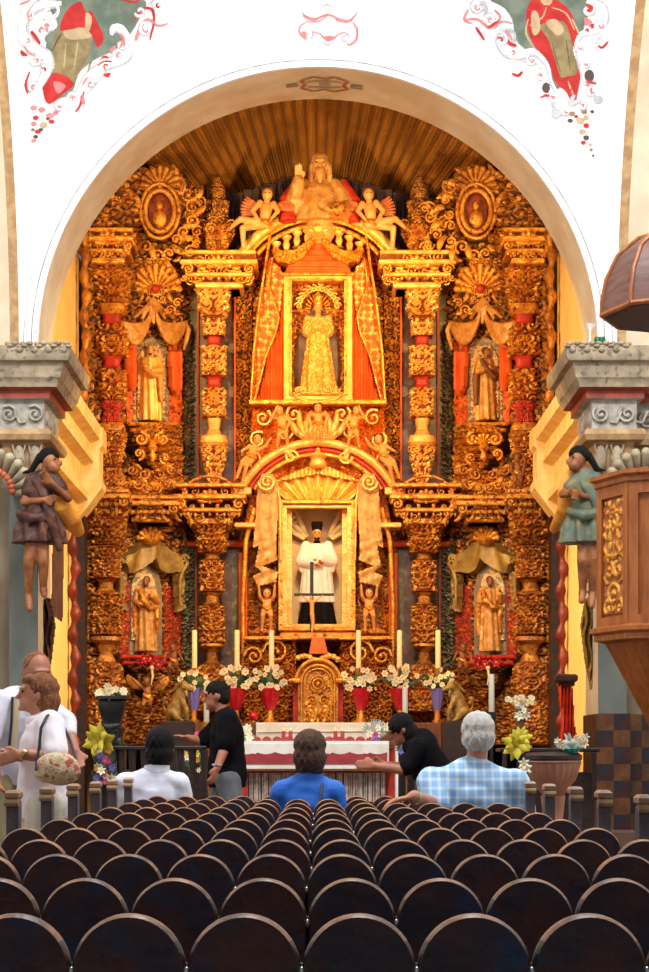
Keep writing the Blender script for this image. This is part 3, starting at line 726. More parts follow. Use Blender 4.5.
# centre section ground
relief('gilded_panel', [(186, 480), (186, 262), (235, 262), (250, 235), (285, 212), (318, 206), (350, 212), (386, 235), (401, 262), (450, 262), (450, 480)], TC(DB + .04), ['gold_mid', 'dark_ground'], ap, .03, .11, 3, step=1.1, mir=318)
relief('gilded_panel', rect(186, 450, 480, 745), TC(DB + .04), ['gold_dark', 'red_ground'], ap, .03, .12, 5, step=1.1, mir=318, holes=[rect(283, 353, 503, 632)])
for s in (-1, 1):
    f = (lambda q: q) if s < 0 else mr
    for (x0, x1, y0, y1, m, nm) in ((198, 234, 300, 492, 'marble', 'marble_panel'), (187, 197, 290, 490, 'green_marble', 'marble_panel'), (196, 232, 545, 700, 'marble', 'marble_panel'), (186, 195, 545, 700, 'green_marble', 'marble_panel'), (232, 238, 548, 700, 'green_marble', 'marble_panel')):
        relief(nm, f(rect(x0, x1, y0, y1)), TB, [m], ap, 0, fn=lambda A, B: 0 * A, step=3)
    relief('carved_border', f(rect(236, 252, 292, 470)), TB, ['gold_mid', 'dark_ground'], ap, .05, .085, 11, thr=.42)
    relief('carved_border', f(rect(238, 254, 600, 712)), TB, GD, ap, .05, .085, 12)
    b = MB()
    for (x, y0, y1, w) in ((234.5, 292, 480, 1.2), (197.5, 292, 490, 1.0), (240, 552, 645, 2.6), (246, 552, 640, 1.2), (195.5, 548, 700, 1)):
        xx = X(x if s < 0 else 636 - x, 24); b.tube([(xx, DB - .04, Z(y1, 24)), (xx, DB - .04, Z(y0, 24))], w * K, 6)
    xa, xb = sorted((X(f([(186, 0)])[0][0], 24), X(f([(258, 0)])[0][0], 24)))
    b.tube([(xa, DB - .06, Z(543, 24)), (xb, DB - .06, Z(543, 24))], .045, 8)
    part('moulding', b, 'orange_cloth', ap, 50)
# dark painted rays fringing the top against the vault
def rays(s):
    b = MB()
    f = (lambda x: x) if s < 0 else (lambda x: 636 - x)
    for k in range(30):
        x = 196 + k * 4.1; top = 196 - 16 * math.exp(-((x - 292) / 28.) ** 2) + 9 * random.random() - 10 * (k % 2)
        if 205 < x < 222: top -= 6
        xx = X(f(x), 24); b.tube([(xx, DB + .16, Z(262, 24)), (xx + (xx * .012), DB + .16, Z(top + 12, 24)), (xx * 1.02, DB + .14, Z(top - 4, 24))], [.05, .028, .004], 6)
    return b
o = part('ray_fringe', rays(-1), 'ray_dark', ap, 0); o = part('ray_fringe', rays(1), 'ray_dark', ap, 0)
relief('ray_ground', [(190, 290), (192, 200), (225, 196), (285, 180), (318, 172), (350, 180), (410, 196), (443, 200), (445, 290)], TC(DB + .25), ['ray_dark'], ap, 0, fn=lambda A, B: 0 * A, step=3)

# canted side sections
for s, nm in ((-1, 'left'), (1, 'right')):
    T = TS(s)
    sp = thing('altarpiece_panel', 'dark gilded %s wing of the altarpiece wall, canted towards the nave' % nm, 'altarpiece', (s * 2.3, 23.6, .45))
    top = [(84, 245), (96, 214), (112, 192), (126, 176), (150, 166), (172, 170), (190, 186), (200, 205), (205, 262)]
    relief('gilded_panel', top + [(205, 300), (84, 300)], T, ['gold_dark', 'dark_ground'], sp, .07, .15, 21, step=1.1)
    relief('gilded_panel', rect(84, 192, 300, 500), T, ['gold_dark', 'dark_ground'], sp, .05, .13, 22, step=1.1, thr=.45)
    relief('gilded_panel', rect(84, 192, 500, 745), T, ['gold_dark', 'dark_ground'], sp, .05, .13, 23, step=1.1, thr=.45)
    T1 = TS(s, .05)
    relief('painted_panel', rect(126, 137, 340, 424), T1, ['orange_cloth', 'red'], sp, .02, .14, 24, thr=.3)
    relief('painted_panel', rect(168, 181, 340, 424), T1, ['orange_cloth', 'red'], sp, .02, .14, 25, thr=.3)
    relief('painted_panel', rect(119, 131, 585, 655), T1, ['red', 'red_ground'], sp, .02, .12, 26, thr=.5)
    relief('painted_panel', rect(163, 180, 585, 655), T1, ['red', 'red_ground'], sp, .02, .12, 27, thr=.5)
    relief('carved_border', rect(183, 193, 330, 490), T1, ['green_marble', 'dark_ground'], sp, .05, .08, 28)
    relief('carved_border', rect(180, 192, 548, 700), T1, ['green_marble', 'dark_ground'], sp, .05, .08, 29)
    relief('carved_border', rect(130, 181, 440, 492), T1, GMD, sp, .06, .11, 30, mir=155)
    relief('carved_border', rect(122, 182, 492, 532), T1, GDK, sp, .07, .09, 31, mir=152)
    relief('predella_panel', rect(88, 190, 668, 745), T1, GDK, sp, .07, .11, 32, mir=150)
    # twisted column at the outer edge, in front of the lit wall
    def edge(y0, y1, nb, D=22.62, xx=2.70):
        b = MB(); x = s * xx; pts = []; rr = []
        z0, z1 = Z(y0, D), Z(y1, D); n = nb * 10
        for k in range(n + 1):
            t = k / n; pts.append((x + .018 * math.cos(t * nb * 6.283), D + .018 * math.sin(t * nb * 6.283), z0 + (z1 - z0) * t)); rr.append(.046 + .018 * math.cos(t * nb * 6.283 * 2))
        b.tube(pts, rr, 10); return b
    t = thing('twisted_column', 'thin red twisted column on the outer edge of the altarpiece, far ' + nm, 'column', (s * 2.7, 22.62, Z(745, 22.62)))
    part('upper_shaft', edge(500, 215, 7), 'gold_dark', t, 60); part('lower_shaft', edge(745, 525, 5, 21.9, 2.74), 'red_twist', t, 60, label='bright red twisted shaft')
    b = MB(); b.box(*sorted((s * 2.78, s * 2.66)), 22.2, 22.5, .45, Z(515, 22.3), .01); part('post', b, 'wood_dark', t, 20)
    b = MB()
    for y in (215, 500): b.lathe([(.06, -.04), (.10, -.02), (.10, .03), (.06, .05)], (s * 2.7, 22.62, Z(y, 22.62)), 12)
    part('collar', b, 'gold_dark', t)

# ------------------------------------------------------------------ carved columns
def hbl(b, x, y, z, w): b.lathe([(w * .9, -.025), (w, -.012), (w, .012), (w * .9, .025)], (x, y, z), 16, sq=6)
def column(px, D, spec, label, mats, seed, s=-1, group=None):
    x = X(px, D) if s < 0 else -X(px, D)
    zb = Z(spec[0][1], D)
    t = thing('carved_column', label, 'column', (x, D, zb), group)
    k = D / F
    for i, (nm, yb, yt, prof, amp, mi) in enumerate(spec):
        z0, z1 = Z(yb, D), Z(yt, D)
        pr = [(z0 + (z1 - z0) * a, r * k * .80) for a, r in prof]
        turned(nm, pr, x, D, [mats[mi], 'red_ground'] if amp else [mats[mi]], t, amp * 1.25, .095 + .02 * (i % 2), seed + i, sq=3.2 if yb > 520 else 5.0)
    # capital leaves / volutes
    return t
blk = [(0, .8 * 12), (.06, 13.5), (.12, 11.5), (.88, 11.5), (.94, 13.5), (1, 12)]
def B(w): return [(0, .75 * w), (.05, 1.1 * w), (.1, .96 * w), (.9, .96 * w), (.95, 1.1 * w), (1, .8 * w)]
def NK(w, n): return [(0, w), (.25, n), (.75, n), (1, w)]
lowin = [('base', 712, 690, [(0, 20), (.6, 20), (1, 17)], .03, 0), ('base', 690, 664, [(0, 14), (.3, 18), (.8, 17), (1, 9)], .03, 0), ('neck', 664, 649, NK(11, 7), 0, 2), ('moulding', 649, 644, [(0, 10), (.5, 15), (1, 14)], 0, 0),
         ('carved_block', 644, 605, B(12.5), .035, 0), ('neck', 605, 593, NK(12, 8), 0, 2), ('carved_block', 593, 560, B(12), .035, 0), ('neck', 560, 554, NK(11, 9), 0, 2), ('capital', 554, 524, [(0, 10), (.3, 15), (.6, 14), (1, 20)], .05, 0)]
upin = [('carved_block', 488, 483, [(0, 6), (1, 5)], 0, 1), ('cone', 485, 447, [(0, 3), (.15, 5), (1, 15)], .03, 1), ('moulding', 447, 437, [(0, 15), (.3, 18), (1, 16)], 0, 1), ('neck', 437, 419, [(0, 11), (.4, 7), (1, 9)], 0, 1), ('carved_block', 419, 388, B(11.5), .035, 1),
        ('neck', 388, 378, NK(10, 8), 0, 3), ('carved_block', 378, 346, B(12), .035, 1), ('neck', 346, 338, NK(9, 8), 0, 3), ('carved_block', 338, 318, B(11), .03, 1), ('capital', 318, 288, [(0, 10), (.3, 14), (.6, 12), (1, 19)], .05, 1)]
lowout = [('base', 745, 700, [(0, 20), (.9, 20), (1, 19)], .03, 0), ('base', 700, 662, [(0, 15), (.4, 21), (.9, 17), (1, 12)], .03, 0), ('neck', 662, 645, [(0, 13), (.5, 8), (1, 12)], 0, 2), ('moulding', 645, 637, [(0, 12), (.5, 19), (1, 18)], 0, 0),
          ('carved_block', 637, 592, B(15.5), .04, 0), ('neck', 592, 580, NK(13, 9), 0, 2), ('carved_block', 580, 546, B(14.5), .04, 0), ('capital', 546, 512, [(0, 12), (.4, 19), (1, 21)], .05, 0)]
upout = [('moulding', 500, 488, [(0, 22), (1, 20)], .02, 0), ('base', 488, 468, [(0, 16), (.5, 12), (1, 8)], .03, 0), ('cone', 468, 432, [(0, 7), (1, 15)], .04, 0), ('moulding', 432, 424, [(0, 16), (.5, 17), (1, 14)], 0, 0), ('neck', 424, 402, [(0, 12), (.5, 8), (1, 13)], .02, 3), ('carved_block', 402, 370, [(0, 10), (.3, 15), (1, 13)], .04, 0),
         ('neck', 370, 358, NK(12, 10), 0, 3), ('carved_block', 358, 326, [(0, 14), (.1, 17), (.2, 15), (1, 15)], .04, 0), ('neck', 326, 316, NK(12, 11), 0, 3), ('moulding', 316, 306, [(0, 14), (.5, 18), (1, 17)], 0, 0), ('capital', 306, 268, [(0, 12), (.5, 17), (1, 18)], .05, 0)]
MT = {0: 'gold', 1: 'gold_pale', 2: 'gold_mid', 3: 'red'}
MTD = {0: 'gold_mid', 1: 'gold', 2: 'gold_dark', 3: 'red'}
for s, nm in ((-1, 'left'), (1, 'right')):
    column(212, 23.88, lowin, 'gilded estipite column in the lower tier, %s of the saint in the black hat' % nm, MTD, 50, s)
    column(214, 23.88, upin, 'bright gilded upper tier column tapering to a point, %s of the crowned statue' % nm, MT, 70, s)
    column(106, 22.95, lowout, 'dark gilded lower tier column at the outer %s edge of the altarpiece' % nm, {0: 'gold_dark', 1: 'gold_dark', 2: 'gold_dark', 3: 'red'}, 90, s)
    column(112, 23.05, upout, 'gilded upper tier column with red necks at the outer %s edge' % nm, MTD, 110, s)

# ------------------------------------------------------------------ cornice blocks over the columns
def ornament(b, x, y, z, w, h, n=6, sd=0):               # mirrored scroll and leaf cluster
    R = random.Random(sd)
    for k in range(n):
        u = R.uniform(.08, .95) * w / 2; v = R.uniform(.1, .9) * h; r = R.uniform(.035, .07)
        a = R.uniform(0, 6.28)
        for q in (-1, 1):
            if k % 2: b.scroll(x + q * u, z + v, y - R.uniform(0, .03), r, q, a if q > 0 else PI - a, 1.3, .013)
            else: b.leaf(x + q * u, z + v, y - .02, (a if q > 0 else PI - a), r * 2, .02, q * .8)
def cornice(px, D, y0, y1, w, label, sd, s=-1, mats=('gold', 'gold_pale', 'red_ground'), arched=True):
    x = X(px, D) * (1 if s < 0 else -1); z0, z1 = Z(y1, D), Z(y0, D); k = D / F; W = w * k / 2; H = z1 - z0
    t = thing('carved_cornice', label, 'cornice', (x, D, z0))
    b = MB()
    for zz, ww, hh, dd in ((z0, .62, .07, .22), (z0 + H * .30, .86, .05, .28), (z0 + H * .62, 1.0, .06, .34), (z1 - .03, .96, .05, .32)):
        b.box(x - W * ww, x + W * ww, D - dd, D + .25, zz, zz + hh, .012)
    part('moulding', b, mats[1], t, 30)
    b = MB(); b.box(x - W * .55, x + W * .55, D - .14, D + .25, z0, z1, .01); b.box(x - W * .9, x + W * .9, D - .16, D + .25, z0 + H * .36, z0 + H * .6, .01); part('core', b, mats[2], t, 30, label='red painted core')
    b = MB(); ornament(b, x, D - .22, z0 + .02, W * 1.8, H * .95, 12, sd)
    if arched: b.tube([(x + W * .75 * math.cos(a), D - .26, z0 + H * .68 + .26 * math.sin(a)) for a in [PI * q / 10 for q in range(11)]], .022, 6)
    for q in (-1, 1): b.scroll(x + q * W * .8, z0 + H * .5, D - .3, .075, q, 0 if q > 0 else PI, 1.5, .02)
    b.shell(x, z0 + H * .55, D - .26, .15, 7)
    for q in range(9): b.ball((x + W * .2 * (q - 4), D - .30, z0 + .1), (.02, .02, .03), 6, 4)
    part('scrollwork', b, mats[0], t, 60)
    return t
for s, nm in ((-1, 'left'), (1, 'right')):
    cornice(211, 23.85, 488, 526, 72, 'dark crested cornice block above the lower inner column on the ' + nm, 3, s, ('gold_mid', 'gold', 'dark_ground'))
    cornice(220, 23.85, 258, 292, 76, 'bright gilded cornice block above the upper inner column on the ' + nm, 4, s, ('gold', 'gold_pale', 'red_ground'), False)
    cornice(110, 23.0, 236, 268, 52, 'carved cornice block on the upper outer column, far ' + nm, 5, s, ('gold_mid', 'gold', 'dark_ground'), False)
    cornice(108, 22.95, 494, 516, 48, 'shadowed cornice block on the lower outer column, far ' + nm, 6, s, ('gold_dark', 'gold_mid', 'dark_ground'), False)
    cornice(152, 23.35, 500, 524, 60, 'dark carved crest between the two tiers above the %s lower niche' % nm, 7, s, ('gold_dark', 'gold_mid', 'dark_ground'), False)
    # finial urn
    D = 23.9; x = X(217, D) * (1 if s < 0 else -1); t = thing('urn_finial', 'gilded spired urn standing on the upper cornice, %s of the arch' % nm, 'finial', (x, D, Z(258, D)))
    def pz(lst): return [(Z(y, D), r * K) for y, r in lst]
    turned('urn', pz([(258, 6), (254, 5), (250, 7), (232, 15), (228, 15), (226, 11)]), x, D, ['gold_mid', 'red_ground'], t, .04, .08, 40, sq=3)
    turned('lid', pz([(226, 11), (222, 9), (208, 9), (203, 11), (200, 8)]), x, D, ['gold_dark', 'dark_ground'], t, .03, .07, 41, sq=0)
    turned('spire', pz([(200, 8), (190, 7), (182, 3), (176, .6)]), x, D, ['gold_dark', 'dark_ground'], t, .015, .06, 42, sq=0)
    b = MB(); ornament(b, x, D - .12, Z(252, D), .26, .42, 8, 9); part('urn_ornament', b, 'gold_mid', t, 60)
    for q in (-1, 1): b = MB(); b.scroll(x + q * .17, Z(226, D), D - .05, .07, q, 0 if q > 0 else PI, 1.3, .018); part('scroll_handle', b, 'gold_mid', t, 60)

# ------------------------------------------------------------------ side niches with curtains, shells and medallions
def foldfn(ax, ay, n, base=.5, amp=.5):
    return lambda A, B: base + amp * np.cos(n * np.arctan2(A - ax, np.abs(B - ay) + 1e-3))
NAMES = {-1: 'left', 1: 'right'}
for s in (-1, 1):
    nm = NAMES[s]; mx = (lambda x: x) if s < 0 else (lambda x: x)
    T0, T1, T2, T3 = TS(s, .08), TS(s, .14), TS(s, .22), TS(s, .30)
    def W(px, py, off=0.2):
        x, y, z = TS(s, off)(np.array(float(px)), np.array(float(py)), 0); return Vector((float(x), float(y), float(z)))
    # ---- upper niche
    c = W(151, 425, .2)
    t = thing('statue_niche', 'upper %s statue niche with swagged curtains on a carved bracket' % nm, 'niche', c)
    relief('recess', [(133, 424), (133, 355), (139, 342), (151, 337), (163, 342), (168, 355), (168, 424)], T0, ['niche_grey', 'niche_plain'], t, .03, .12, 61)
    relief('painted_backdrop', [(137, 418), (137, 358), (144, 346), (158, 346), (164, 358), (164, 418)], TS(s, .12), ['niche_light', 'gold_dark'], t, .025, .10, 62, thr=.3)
    b = MB()
    for q in (-1, 1):
        for n_ in range(7):
            t_ = n_ / 6; x0, y0 = 153.5 + q * (1 + 5 * (1 - t_)), 314 - 14 * t_ + 8; x1, y1 = 153.5 + q * (33 - 2 * t_), 322 + 5 * t_; dip = 3 + 22 * t_
            pts = [W(x0 + (x1 - x0) * u, y0 + (y1 - y0) * u + dip * math.sin(PI * min(1, u * 1.02)) ** .8, .27 + .06 * math.sin(PI * u)) for u in [k / 10 for k in range(11)]]
            b.tube(pts, [.020] + [.030] * 9 + [.022], 8)
        b.tube([W(153.5 + q * x_, y_, .28) for x_, y_ in ((31, 322), (35, 330), (33, 340), (30, 350))], [.03, .035, .03, .015], 8)
        for n_ in range(3): b.tube([W(153.5, 297, .27), W(153.5 + q * (2 + 3 * n_), 308, .30), W(153.5 + q * (4 + 8 * n_), 320 - n_, .27)], [.012, .026, .024], 7)
    b.tube([W(153.5, 297, .27), W(153.5, 312, .31), W(153.5, 324, .29)], [.014, .03, .02], 7)
    blob('curtain', b, 'drape', t, .010, 1)
    relief('curtain_tail', [(126, 350), (134, 348), (136, 385), (131, 392), (128, 388)], T2, ['orange_cloth'], t, .04, fn=lambda A, B: .5 + .5 * np.cos(A * 2.2))
    relief('curtain_tail', [(170, 352), (180, 352), (181, 388), (176, 394), (171, 386)], T2, ['orange_cloth'], t, .04, fn=lambda A, B: .5 + .5 * np.cos(A * 2.2))
    relief('bracket', [(132, 424), (174, 424), (176, 432), (170, 446), (160, 462), (152, 470), (144, 462), (134, 446), (130, 432)], T3, ['gold_mid', 'dark_ground'], t, .10, .09, 63, thick=.2, mir=152)
    b = MB()
    for y, w in ((424, 23), (430, 21), (440, 19)):
        p = [W(152 + q * w, y, .34) for q in (-1, 1)]; b.tube(p, .022, 8)
    part('bracket_moulding', b, 'gold', t, 60)
    for q in (-1, 1):
        p = W(152 + q * 11, 439, .50); b = MB(); b.scroll(p.x, p.z, p.y, .085, q, PI / 2, 1.4, .026); b.scroll(W(152 + q * 13, 456, .46).x, W(152, 456, .46).z, W(152 + q * 13, 456, .46).y, .07, -q, -PI / 2, 1.3, .022); part('volute', b, 'gold', t, 60)
    b = MB(); p = W(152, 448, .5); b.lathe([(.02, -.16), (.05, -.10), (.03, -.05), (.07, 0), (.04, .05), (.06, .08)], p, 12); b.shell(p.x, p.z + .05, p.y, .12, 7); part('pendant', b, 'gold', t, 60)
    b = MB()
    for q in (-1, 1):
        for (dx, yy, r_) in ((8, 474, .08), (20, 470, .07), (14, 484, .08), (24, 486, .06), (5, 488, .06)):
            p = W(152 + q * dx, yy, .16); b.scroll(p.x, p.z, p.y, r_, q, dx, 1.4, .018); b.leaf(p.x, p.z + .03, p.y, PI / 2 + q * .8, .12, .025, q)
    part('foliage', b, 'gold_mid', t, 60)
    # ---- shell with red centre and foliage above
    p = W(156, 290, .25); t = thing('shell_ornament', 'gilded fan shell with a red centre above the upper %s niche' % nm, 'ornament', p)
    b = MB(); b.shell(p.x, p.z, p.y, .33, 11, 0, 180, .2, .42); part('shell', b, 'gold_mid', t, 60)
    b = MB(); b.ball((p.x, p.y - .07, p.z), (.055, .05, .055), 10, 8); part('boss', b, 'red', t, 60, label='red boss')
    b = MB(); ornament(b, p.x, p.y - .02, p.z - .35, .85, .8, 22, 12); part('foliage', b, 'gold_mid', t, 60)
    # ---- oval medallion
    p = W(160, 212, .3); t = thing('oval_medallion', 'oval carved medallion with a small bust, crowning the %s wing' % nm, 'medallion', p)
    b = MB()
    for rr, w in ((1.0, .032), (1.32, .024)): b.tube([(p.x + .175 * rr * math.cos(a), p.y - .04, p.z + .25 * rr * math.sin(a)) for a in [2 * PI * q / 28 for q in range(29)]], w, 7, False)
    part('frame', b, 'gold_mid', t, 60)
    b = MB(); b.ball((p.x, p.y + .02, p.z), (.16, .03, .23), 20, 10); part('ground', b, 'red_ground', t, 60)
    b = MB(); b.ball((p.x, p.y - .05, p.z + .06), (.045, .045, .06)); b.ball((p.x, p.y - .03, p.z - .09), (.09, .05, .11)); b.cap((p.x, p.y - .04, p.z), (p.x, p.y - .04, p.z - .05), .03, .05); part('bust', b, 'gold_mid', t, 60)
    b = MB(); b.shell(p.x, p.z + .30, p.y, .26, 9, 5, 175, .2, .45); part('crest', b, 'gold_dark', t, 60)
    b = MB(); R = random.Random(5)
    for k in range(34):
        a = 2 * PI * k / 34; r1 = R.uniform(1.55, 2.2)
        x = p.x + .17 * r1 * math.cos(a) * 1.15; z = p.z - .03 + .23 * r1 * math.sin(a)
        if k % 2: b.scroll(x, z, p.y, R.uniform(.06, .11), 1 if k % 4 == 1 else -1, a, 1.3, .022)
        else: b.leaf(x, z, p.y, a, .20, .04, .6)
    for k in range(22):
        q = (-1) ** k; x = p.x + q * R.uniform(.35, .62); z = p.z + R.uniform(-.5, .28) - abs(x - p.x) * .3
        b.scroll(x, z, p.y + .05, R.uniform(.05, .08), q, R.uniform(0, 6), 1.4, .018)
    part('foliage', b, 'gold_mid', t, 60)
    # ---- lower niche
    c = W(146, 655, .25)
    t = thing('statue_niche', 'lower %s statue niche under a tent-like carved canopy' % nm, 'niche', c)
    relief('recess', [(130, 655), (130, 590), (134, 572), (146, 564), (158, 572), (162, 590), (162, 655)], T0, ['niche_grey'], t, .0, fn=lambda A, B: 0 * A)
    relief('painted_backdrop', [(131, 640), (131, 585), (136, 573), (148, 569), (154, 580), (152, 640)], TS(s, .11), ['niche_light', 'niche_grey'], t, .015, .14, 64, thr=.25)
    relief('canopy', [(150, 527), (156, 530), (158, 541), (167, 552), (177, 556), (180, 562), (176, 572), (167, 573), (158, 568), (150, 559), (142, 568), (134, 573), (125, 573), (121, 563), (123, 556), (133, 552), (142, 541), (144, 530)], T2, ['drape_green'], t, .10,
           fn=lambda A, B: .5 + .5 * np.cos(13 * np.arctan2(A - 150, np.abs(B - 518) + 3)), thick=.12)
    for q, xs in ((-1, (124, 116, 114, 118, 121, 121)), (1, (176, 184, 187, 183, 180, 180))):
        b = MB(); b.tube([W(x_, y_, .33) for x_, y_ in zip(xs, (562, 556, 564, 570, 580, 604))], [.03, .035, .03, .03, .028, .012], 8); b.scroll(*(lambda p: (p.x, p.z, p.y))(W(xs[1], 559, .36)), .06, q, 0, 1.2, .018); part('canopy_scroll', b, 'drape_green', t, 60)
    for (a, c_) in (((117, 572), (124, 612)), ((175, 574), (182, 612))):
        x0, y0 = a; x1, y1 = c_
        relief('canopy_tail', [(x0, y0), (x1, y0), (x1 + 1, (y0 + y1) / 2), (x1 - 3, (y0 + y1) / 2 + 3), (x1 + 2, y1 - 4), (x0 + 2, y1)], TS(s, .2), ['drape_green'], t, .05, fn=lambda A, B: .5 + .5 * np.cos(A * 1.6 + B * .2))
    p = W(150, 540, .33); b = MB(); b.shell(p.x, p.z, p.y, .16, 7, 10, 170, .2, .5); b.lathe([(.02, -.06), (.10, -.04), (.12, 0), (.05, .03)], (p.x, p.y, p.z), 12); part('crest', b, 'gold_mid', t, 60)
    relief('bracket', [(122, 655), (172, 655), (172, 664), (164, 672), (156, 690), (148, 698), (140, 690), (132, 672), (122, 664)], T3, ['gold_dark', 'dark_ground'], t, .08, .09, 65, thick=.2, mir=147)
    b = MB()
    for y, w, c_ in ((657, 26, 0), (663, 24, 0)): b.tube([W(147 + q * w, y, .40) for q in (-1, 1)], .024, 8)
    part('bracket_moulding', b, 'red', t, 60, label='red bracket moulding')

# ------------------------------------------------------------------ centre: upper niche with bell curtain and arch
D = 24.0
def band(b, cx, cy, R, a0, a1, w, y, n=40, flat=.8):
    pts = [(X(cx, D) + R * K * math.cos(math.radians(a0 + (a1 - a0) * k / n)), y, Z(cy, D) + R * K * math.sin(math.radians(a0 + (a1 - a0) * k / n))) for k in range(n + 1)]
    b.tube(pts, w * K, 8, flat=flat)
t = thing('canopy_arch', 'gilded arched moulding over the crowned statue, two cherubs seated on it', 'arch', (0, 23.9, Z(262, D)))
b = MB(); band(b, 318, 307, 91, 32, 148, 5.0, 23.86); part('arch_moulding', b, 'gold_pale', t, 60)
b = MB(); band(b, 318, 307, 84.5, 34, 146, 2.0, 23.86); band(b, 318, 307, 79, 40, 140, 2.4, 23.90); part('arch_moulding', b, 'gold', t, 60)
for k in range(9):
    x = 318 + (k - 4) * 10.5
    if k == 4: continue
    b = MB(); zt = 229 + abs(k - 4) ** 2 * .9
    b.lathe([(.06, -.09), (.03, -.06), (.045, 0), (.03, .05), (.065, .09), (.065, .11)], (X(x, D), 23.95, Z(zt + 9, D)), 8)
    part('baluster', b, 'gold_pale', t, 40)
relief('ground', [(250, 262), (262, 245), (285, 228), (318, 220), (350, 228), (374, 245), (386, 262), (386, 280), (250, 280)], TC(24.1), ['red', 'dark_ground'], t, .02, .1, 71)
t = thing('bell_curtain', 'orange bell-shaped carved curtain spotted with gold, drawn open around the crowned statue', 'curtain', (0, 23.9, Z(404, D)))
for s in (-1, 1):
    f = (lambda q: q) if s < 0 else mr
    relief('spotted_lining', f([(280, 268), (284, 280), (281, 305), (277, 330), (266, 355), (258, 392), (252, 403), (253, 370), (256, 330), (260, 300), (266, 280), (266, 262), (271, 258)]), TC(23.95), ['gold_pale', 'orange_cloth'], t, .03, .085, 72, thr=.3, fn=spots)
    relief('fold', f([(284, 280), (286, 402), (256, 403), (262, 385), (268, 355), (279, 330), (282, 305)]), TC(23.97), ['orange_cloth'], t, .04, fn=lambda A, B: .5 + .5 * np.cos(A * 1.25))
    b = MB(); b.tube([P(x, y, 23.87) for x, y in f([(272, 258), (268, 285), (279, 318), (276, 332), (266, 356), (257, 392), (253, 404)])], .014, 6)
    b.tube([P(x, y, 23.86) for x, y in f([(270, 236), (266, 262), (260, 300), (254, 350), (251, 400)])], .02, 6); part('border', b, 'gold', t, 60)
    relief('swag', f([(318, 232), (312, 247), (303, 258), (290, 264), (277, 262), (272, 250), (276, 247), (284, 252), (296, 250), (306, 242)]), TC(23.86), ['gold', 'gold_mid'], t, .05, thick=.1, fn=lambda A, B: .5 + .5 * np.cos(np.hypot(A - 318 * 1.0, B - 225) * .9) * np.cos(A * .9) , thr=.3)
relief('swag', [(306, 250), (318, 236), (330, 250), (345, 262), (352, 274), (284, 274), (291, 262)], TC(23.93), ['orange_cloth'], t, .03, fn=lambda A, B: .5 + .5 * np.cos(B * 1.1))
b = MB(); p = P(318, 232, 23.84); b.shell(p.x, p.z, p.y, .12, 7); b.lathe([(.03, -.1), (.09, -.05), (.07, .0), (.10, .05), (.02, .12)], p, 12); part('crown', b, 'gold_pale', t, 60)
b = MB(); b.tube([P(282, 274, 23.85), P(354, 274, 23.85)], .022, 8); part('rail', b, 'gold', t)
def framebox(b, x0, x1, y0, y1, w, y, D=24.0, dep=.1):
    X0, X1, Z0, Z1 = X(x0, D), X(x1, D), Z(y1, D), Z(y0, D); q = w * K
    b.box(X0, X0 + q, y - dep, y + .05, Z0, Z1, .008); b.box(X1 - q, X1, y - dep, y + .05, Z0, Z1, .008)
    b.box(X0 + q, X1 - q, y - dep, y + .05, Z1 - q, Z1, .008); b.box(X0 + q, X1 - q, y - dep, y + .05, Z0, Z0 + q, .008)
t = thing('statue_niche', 'rectangular gold framed niche of the crowned statue at the top centre', 'niche', (0, 23.9, Z(402, D)))
b = MB(); framebox(b, 284, 352, 276, 402, 6, 24.0); part('frame', b, 'gold_pale', t, 30)
b = MB(); framebox(b, 289.5, 346.5, 281, 397, 2.5, 24.0, dep=.13); part('inner_frame', b, 'gold', t, 30)
relief('back_wall', rect(286, 350, 278, 400), TC(24.1), ['gold_mid', 'red_ground'], t, .03, .09, 73, thr=.4, mir=318)
b = MB()
for k in range(13):
    a = math.radians(10 + 160 * k / 12); p = P(318 + 20 * math.cos(a), 310 - 22 * math.sin(a), 23.98); b.scroll(p.x, p.z, p.y, .05, 1 if k < 6 else -1, a, 1.2, .014)
part('foliage', b, 'gold_pale', t, 60)
# ------------------------------------------------------------------ centre: foliage frieze with cherubs, lower arch
t = thing('foliage_frieze', 'gilded frieze of big acanthus leaves under the crowned statue, where three cherubs stand', 'frieze', (0, 23.95, Z(452, D)))
relief('ground', [(252, 404), (384, 404), (386, 470), (366, 455), (318, 440), (270, 455), (250, 470)], TC(24.06), ['gold', 'orange_cloth'], t, .05, .12, 74, mir=318, thr=.42)
b = MB()
for s in (-1, 1):
    for k in range(6):
        p = P(318 + s * 8, 440, 23.93); a = math.radians(20 + k * 22); a = a if s > 0 else PI - a
        b.leaf(p.x, p.z, p.y, a, .42 - .03 * k, .045, s * .5)
    for (x, y, h) in ((33, 432, 1), (60, 440, -1), (55, 418, 1), (24, 414, -1), (66, 460, 1)):
        p = P(318 + s * x, y, 23.95); b.scroll(p.x, p.z, p.y, .11, h * s, 1.0, 1.4, .024)
part('acanthus', b, 'gold_pale', t, 60)
b = MB(); b.box(X(250, D), X(386, D), 23.82, 24.0, Z(407, D), Z(402, D), .012); part('ledge', b, 'gold', t, 30)
t = thing('canopy_arch', 'wide double arch in gold and red above the black and white robed saint', 'arch', (0, 23.85, Z(495, D)))
b = MB(); band(b, 318, 531, 86, 27, 153, 4.4, 23.80); part('arch_moulding', b, 'gold_pale', t, 60)
b = MB(); band(b, 318, 531, 79, 30, 150, 2.6, 23.84); part('arch_moulding', b, 'red', t, 60, label='red arch moulding')
b = MB(); band(b, 318, 531, 74, 32, 148, 2.4, 23.80); part('arch_moulding', b, 'gold', t, 60)
relief('ground', [(244, 530), (250, 492), (270, 468), (295, 456), (318, 452), (340, 456), (366, 468), (386, 492), (392, 530)], TC(24.02), ['gold', 'orange_cloth'], t, .03, .1, 75, mir=318, holes=[rect(283, 353, 503, 640)])
